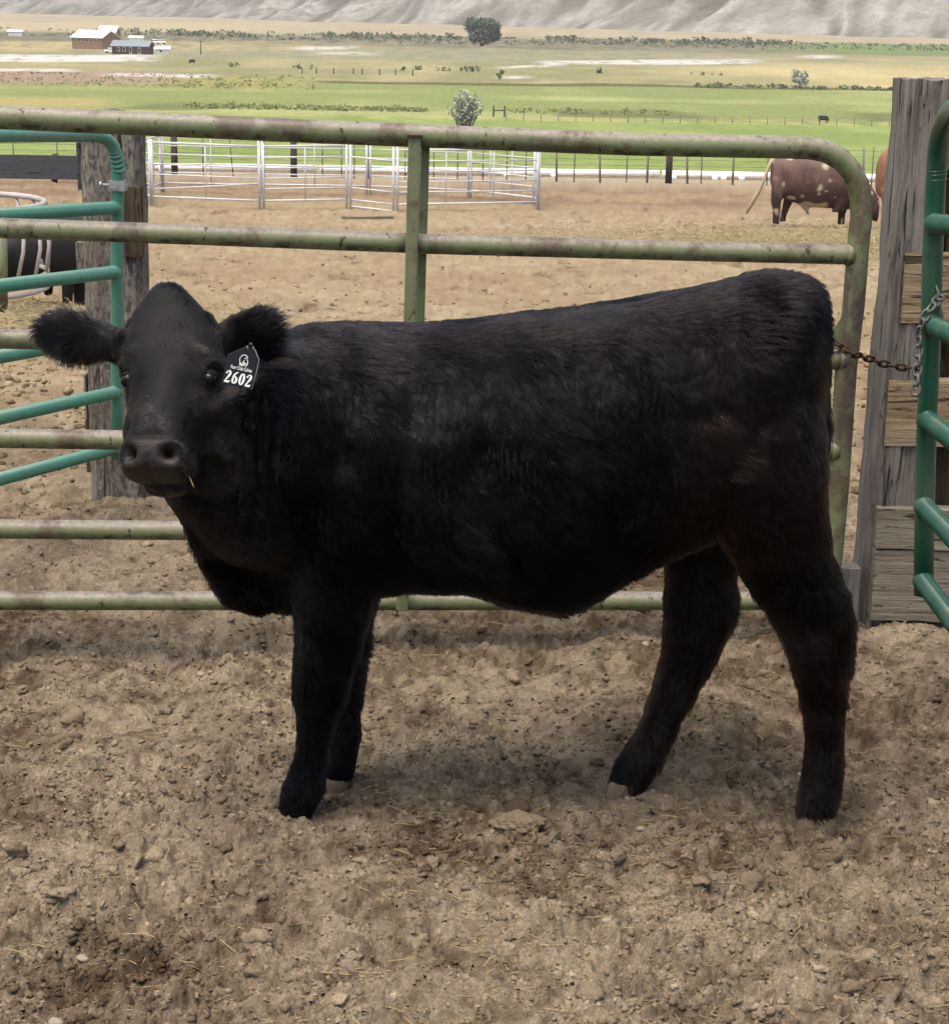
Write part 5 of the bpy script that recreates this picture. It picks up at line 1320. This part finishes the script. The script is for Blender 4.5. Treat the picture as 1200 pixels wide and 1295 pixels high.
# hay ring
hr = empty('hay_ring', depth_pt(-72, 18.8)); tag(hr, 'pale round steel hay ring with slanted bars at the left edge', 'hay ring')
hc0 = depth_pt(-72, 18.8); R_ = .98
zt = PY(40, 258, 18.8)[2]; zm = PY(40, 346, 18.8)[2]
def ringpts(z, R=R_, n=40): return [[hc0[0] + R * math.cos(k / n * 6.2832), hc0[1] + R * math.sin(k / n * 6.2832), z] for k in range(n + 1)]
for z in (zt, zm, zm - .14): mb = MB(); mb.tube(ringpts(z), .030 if z == zt else .024, 8, False); mb.build('hoop', M['ring_steel'], hr)
for k in range(22):
    a = k / 22 * 6.2832; a2 = a + .16
    p1 = np.array([hc0[0] + R_ * math.cos(a), hc0[1] + R_ * math.sin(a), zm]); p2 = np.array([hc0[0] + (R_ + .0) * math.cos(a2), hc0[1] + R_ * math.sin(a2), zt]); mid_ = (p1 * .6 + p2 * .4) + np.array([.04 * math.cos(a), .04 * math.sin(a), 0])
    mb = MB(); mb.tube([p1, mid_, p2], .019, 8); mb.build('bar', M['ring_steel'], hr)
gpb = on_ground(3, 402); mb = MB(); mb.tube([gpb - [0, 0, .1], PY(2, 262, gpb[1])], .05, 10)
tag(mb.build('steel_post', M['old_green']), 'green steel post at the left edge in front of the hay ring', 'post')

# ================================================================== VALLEY
def leaf_cloud(centers, radii, n, size, seed, squash=.9):
    """leaf-clump faces spread through several lobes"""
    r = np.random.default_rng(seed); centers = np.asarray(centers); radii = np.asarray(radii)
    w = radii ** 2; i = r.choice(len(centers), n, p=w / w.sum())
    d = r.normal(0, 1, (n, 3)); d /= np.linalg.norm(d, axis=1)[:, None]
    p = centers[i] + d * (radii[i] * r.uniform(.45, 1.06, n) ** .8)[:, None] * np.array([1, 1, squash])
    t1 = r.normal(0, 1, (n, 3)); t1 /= np.linalg.norm(t1, axis=1)[:, None]; t2 = np.cross(t1, r.normal(0, 1, (n, 3))); t2 /= np.linalg.norm(t2, axis=1)[:, None]
    s = size * r.uniform(.5, 1.4, n)[:, None]
    Vv = np.stack([p - t1 * s - t2 * s * .6, p + t1 * s - t2 * s * .5, p + t1 * s * .7 + t2 * s * .7, p - t1 * s * .8 + t2 * s * .6], 1)
    return Vv.reshape(-1, 3), np.arange(n * 4).reshape(-1, 4)
def tree(px, py, wpx, hpx, label, mat, n, nl, seed, size, trunk_f=.25, cat='tree', name='leafy_tree', group=None):
    b = on_ground(px, py); Y = b[1]; k = mpp(px, py, Y); W = wpx * k / 2; Hh = hpx * k
    r = np.random.default_rng(seed); e = empty(name, b); tag(e, label, cat, group)
    cs = []; rs = []
    for i in range(nl):
        a = r.random() * 6.28; rr_ = r.random() ** .5 * .62; zz = r.uniform(.22, .80)
        cs.append(b + np.array([math.cos(a) * rr_ * W * (1.15 - .5 * abs(zz - .5)), math.sin(a) * rr_ * W, zz * Hh])); rs.append(W * r.uniform(.25, .48))
    Vv, q = leaf_cloud(cs, rs, n, size * W, seed)
    zlow = b[2] + trunk_f * Hh * .35; Vv[:, 2] = np.maximum(Vv[:, 2], zlow)
    o = fast_mesh('crown', Vv, q, mat, None, False); keep(o, e)
    mb = MB(); mb.tube([b - [0, 0, .3], b + [W * .03, 0, Hh * .3], b + [-W * .02, 0, Hh * .55]], [W * .10, W * .075, W * .04], 8)
    for i in range(4):
        a = i * 1.6 + .4; mb.tube([b + [0, 0, Hh * .25], b + [math.cos(a) * W * .35, math.sin(a) * W * .35, Hh * .6]], [W * .05, W * .02], 6)
    mb.build('trunk', M['bark'], e)
tree(609, 58, 49, 39, 'large rounded green tree standing alone in the middle of the valley', M['leaf_tree'], 8000, 24, 3, .06, .05)
tree(1011, 110, 23, 25, 'silvery green bush at the edge of the yellow field', M['leaf_silver'], 1500, 22, 5, .085, .02, 'bush', 'silver_bush')
tree(632, 101, 11, 15, 'small dark bush on the pale dry strip left of centre', M['leaf_brush'], 400, 10, 6, .12, .02, 'bush', 'dark_bush')
# pale willow bush with upright stems behind the top rail
b = on_ground(588, 162); Y = b[1]; k = mpp(588, 162, Y)
wb = empty('willow_bush', b); tag(wb, 'pale silver willow bush with thin upright stems above the top gate rail', 'bush')
r = np.random.default_rng(9); mbs = MB(); LV = []; LQ = []; nL = 0
for i in range(46):
    a = r.random() * 6.28; sp = r.random() ** .7; top_ = b + np.array([math.cos(a) * sp * 27 * k, math.sin(a) * sp * 20 * k, (46 - 18 * sp * sp + r.normal(0, 3)) * k])
    mid_ = b + (top_ - b) * .5 + np.array([math.cos(a), math.sin(a), 0]) * sp * 2.5 * k
    mbs.tube([b + np.array([math.cos(a), math.sin(a), 0]) * sp * 9 * k, mid_, top_], [.10, .07, .03], 5)
    npt = 34; f = r.uniform(.12, 1, npt)[:, None]; pc_ = b + (mid_ - b) * np.minimum(f * 2, 1) + (top_ - mid_) * np.maximum(f * 2 - 1, 0) + r.normal(0, 1.5 * k, (npt, 3))
    Vv, q = leaf_cloud(pc_, np.full(npt, .01), npt, .17, 100 + i); LV.append(Vv); LQ.append(q + nL); nL += len(Vv)
mbs.build('stem', M['pale_stake'], wb); o = fast_mesh('foliage', np.concatenate(LV), np.concatenate(LQ), M['leaf_silver'], None, False); keep(o, wb)
# sagebrush belt, ditch-side reeds
def brush(name, pts, wm, hm, n, size, mat, seed):
    r = np.random.default_rng(seed); LV = []; LQ = []; nL = 0
    for p in pts:
        W = wm * r.uniform(.6, 1.5); Hh = hm * r.uniform(.6, 1.4)
        m_ = 3; cs = p + np.stack([r.normal(0, W * .5, m_), r.normal(0, W * .5, m_), np.full(m_, Hh * .45)], 1)
        Vv, q = leaf_cloud(cs, np.full(m_, Hh * .55), n, size * Hh, int(r.integers(1e6))); LV.append(Vv); LQ.append(q + nL); nL += len(Vv)
    o = fast_mesh(name, np.concatenate(LV), np.concatenate(LQ), mat, None, False); return tag(o, kind='stuff')
r = np.random.default_rng(15)
def vpt(px, ye): return on_ground(px, ye + (px - 600) * .0157)
brush('sagebrush', [vpt(q, r.uniform(48, 56) if q > 350 else r.uniform(44, 56)) for q in r.uniform(-60, 1260, 520)], 3.2, 1.1, 24, .28, M['leaf_sage'], 21)
brush('dark_brush', [vpt(q, r.uniform(47, 52)) for q in np.r_[r.uniform(690, 1000, 80), r.uniform(405, 590, 50), r.uniform(170, 330, 30)]], 3.4, 2.0, 36, .24, M['leaf_brush'], 22)
brush('field_edge_brush', [vpt(q, 105 + r.normal(0, .6)) for q in r.uniform(880, 1130, 80)], 1.0, .7, 22, .28, M['leaf_brush'], 23)
brush('reeds', [vpt(q, r.uniform(139, 143)) for q in np.r_[r.uniform(235, 540, 300), r.uniform(640, 850, 60)]], .7, .66, 16, .20, M['leaf_reed'], 24)
brush('weeds', [vpt(q, r.uniform(100, 117)) for q in r.uniform(-60, 400, 240)], 1.2, .42, 18, .30, M['leaf_reed'], 25)
brush('scrub', [vpt(q, 90 + r.normal(0, 1)) for q in (503, 525, 560, 570, 585, 300, 380, 905, 880, 760)], 2.2, 1.3, 36, .26, M['leaf_brush'], 26)
# field fence in the middle distance
mf = empty('wire_fence', vpt(900, 152)); tag(mf, 'low wire fence crossing the green field behind the tiny black cow', 'fence')
fp = [vpt(q, 151.5) for q in np.arange(640, 1290, 22)]
for p in fp: mb = MB(); mb.tube([p - [0, 0, .2], p + [0, 0, 1.25]], .05, 6); mb.build('post', M['tpost'], mf)
for hh_ in (.4, .75, 1.1): mb = MB(); mb.tube([p + [0, 0, hh_] for p in fp], .016, 4); mb.build('wire', M['wire'], mf)
hb1, hb2 = vpt(624, 147), vpt(638, 147)
hbr = empty('fence_brace', hb1); tag(hbr, 'brown wooden H-shaped fence brace beside the pale willow bush', 'fence brace')
for p in (hb1, hb2): mb = MB(); mb.tube([p - [0, 0, .2], p + [0, 0, 1.75]], .13, 8); mb.build('post', M['dark_post'], hbr)
mb = MB(); mb.tube([hb1 + [0, 0, 1.0], hb2 + [0, 0, 1.05]], .09, 8); mb.build('rail', M['dark_post'], hbr)
mf2 = empty('wire_fence', vpt(430, 95)); tag(mf2, 'row of dark fence posts across the dry field left of the lone tree', 'fence')
fp = [vpt(q, 96) for q in (382, 400, 422, 447, 458, 480, 500, 522)]
for p in fp: mb = MB(); mb.tube([p - [0, 0, .2], p + [0, 0, 1.6]], .14, 6); mb.build('post', M['dark_post'], mf2)
for hh_ in (.5, 1.0): mb = MB(); mb.tube([p + [0, 0, hh_] for p in fp], .03, 4); mb.build('wire', M['wire'], mf2)
def pole(px, py, hpx, label):
    p = on_ground(px, py); k = mpp(px, py, p[1]); e = empty('utility_pole', p); tag(e, label, 'pole')
    mb = MB(); mb.tube([p - [0, 0, .3], p + [0, 0, hpx * k]], .16, 6); mb.build('shaft', M['bark'], e)
    mb = MB(); mb.tube([p + [-1.1, 0, hpx * k * .92], p + [1.1, 0, hpx * k * .92]], .08, 6); mb.build('crossarm', M['bark'], e)
pole(254, 69, 18, 'bare utility pole standing right of the barns')

# ---- barns
def building(px, py, L, W, Hw, Hr, rotdeg, label, wallm, roofm, name, cat, wins=(), doors=(), eave=.5):
    """long axis along local x; ridge along x; windows on the -y side, doors on the -x gable"""
    p = on_ground(px, py); e = empty(name, p); tag(e, label, cat)
    a = math.radians(rotdeg); ux = np.array([math.cos(a), math.sin(a), 0]); uy = np.array([-math.sin(a), math.cos(a), 0]); uz = np.array([0, 0, 1.0])
    Wd = lambda x_, y_, z_: p + ux * x_ + uy * y_ + uz * z_
    mb = MB(); l, w = L / 2, W / 2
    prof = [(-w, -.5), (w, -.5), (w, Hw), (0, Hw + Hr), (-w, Hw)]
    mb.add([Wd(-l, y_, z_) for y_, z_ in prof] + [Wd(l, y_, z_) for y_, z_ in prof], [(0, 1, 2, 3, 4), (9, 8, 7, 6, 5)] + [(k, k + 5, (k + 1) % 5 + 5, (k + 1) % 5) for k in range(5)])
    mb.build('wall', wallm, e, False)
    for sg in (-1, 1):
        mb = MB(); s_ = Hr / w; lo_ = w + eave; zl = Hw - s_ * eave
        q = [Wd(-l - eave, sg * lo_, zl + .1), Wd(l + eave, sg * lo_, zl + .1), Wd(l + eave, 0, Hw + Hr + .1), Wd(-l - eave, 0, Hw + Hr + .1)]
        mb.add(q + [v_ + uz * .18 for v_ in q], [(0, 1, 2, 3), (7, 6, 5, 4)] + [(k, k + 4, (k + 1) % 4 + 4, (k + 1) % 4) for k in range(4)]); mb.build('roof', roofm, e, False)
    for (x_, z_, hw_, hh_) in wins:
        mb = MB(); mb.box(Wd(x_, -w - .02, z_), ux * hw_, uy * .06, uz * hh_); f_ = mb.build('window', M['white_paint'], e, False)
        mb = MB(); mb.box(Wd(x_, -w - .09, z_), ux * hw_ * .8, uy * .03, uz * hh_ * .82); g_ = mb.build('pane', M['dark_open'], None, False); keep(g_, e); g_.parent = f_
    for (y_, z_, hw_, hh_) in doors:
        mb = MB(); mb.box(Wd(-l - .02, y_, z_), uy * hw_, ux * .06, uz * hh_); mb.build('door', M['dark_open'], e, False)
    return e, Wd
building(121, 61, 14.5, 8.4, 3.9, 2.2, -32, 'tan barn with a white gable roof and a dark open doorway', M['tan_wall'], M['white_paint'], 'barn', 'barn',
         [(-5.2 + 1.9 * i, 2.9, .42, .5) for i in range(6)], [(1.3, 1.7, 1.3, 1.6), (-2.2, 1.7, 1.2, 1.6)])
building(139, 53, 7, 6, 4.0, 2.2, -10, 'small white-roofed shed joined behind the tan barn', M['tan_wall'], M['white_paint'], 'shed', 'shed')
building(168, 68.5, 12.0, 6.0, 2.7, 1.5, -6, 'long low dark red shed with a blue-grey roof beside the tan barn', M['red_wall'], M['roof_blue'], 'shed', 'shed',
         [(-3.8, 1.7, .5, .6), (-1.9, 1.7, .5, .6), (.2, 1.4, .45, 1.0), (3.0, 1.4, .4, .9)], [(0, 1.2, 1.0, 1.2)])
building(173, 56, 5.0, 3.0, 2.6, .5, -6, 'white flat-roofed shed behind the blue-grey roof', M['white_paint'], M['white_paint'], 'shed', 'shed')
building(206, 68, 4.2, 3.0, 1.7, .6, 8, 'tiny pale shed at the right end of the farm buildings', M['white_paint'], M['white_paint'], 'shed', 'shed', [(-.6, 1.0, .4, .4)])
building(20, 46, 6, 3.5, 2.2, .5, 5, 'far white trailer at the left edge behind the barns', M['white_paint'], M['white_paint'], 'trailer', 'trailer')
def vehicle(px, py, body_m, label, L=4.6):
    p = on_ground(px, py); e = empty('parked_car', p); tag(e, label, 'car')
    mb = MB(); mb.loft([(p + [-L / 2, 0, .75], [0, .8, 0], [0, 0, .3], 5), (p + [-L / 2 + .2, 0, .8], [0, .9, 0], [0, 0, .42], 5), (p + [L / 2 - .3, 0, .8], [0, .9, 0], [0, 0, .42], 5), (p + [L / 2, 0, .72], [0, .8, 0], [0, 0, .28], 5)], 16); mb.build('body', body_m, e)
    mb = MB(); mb.loft([(p + [-.1, 0, 1.15], [1.5, 0, 0], [0, .84, 0], 4), (p + [-.1, 0, 1.75], [1.0, 0, 0], [0, .72, 0], 4)], 16); mb.build('cabin', body_m, e)
    mb = MB(); mb.loft([(p + [-.1, 0, 1.24], [1.44, 0, 0], [0, .86, 0], 4), (p + [-.1, 0, 1.6], [1.16, 0, 0], [0, .78, 0], 4)], 16); mb.build('window', M['dark_open'], e)
    for sx in (-1, 1):
        for sy in (-1, 1): mb = MB(); mb.tube([p + [sx * L * .31, sy * .78, .36], p + [sx * L * .31, sy * .95, .36]], .36, 12); mb.build('wheel', M['dark_open'], e)
vehicle(141, 67, M['white_paint'], 'white car parked between the tan barn and the dark red shed')
vehicle(196, 55, M['white_paint'], 'white car parked behind the long low shed, left of its twin', 3.8)
vehicle(204, 55.6, M['white_paint'], 'white car parked behind the low shed, farthest to the right', 3.8)
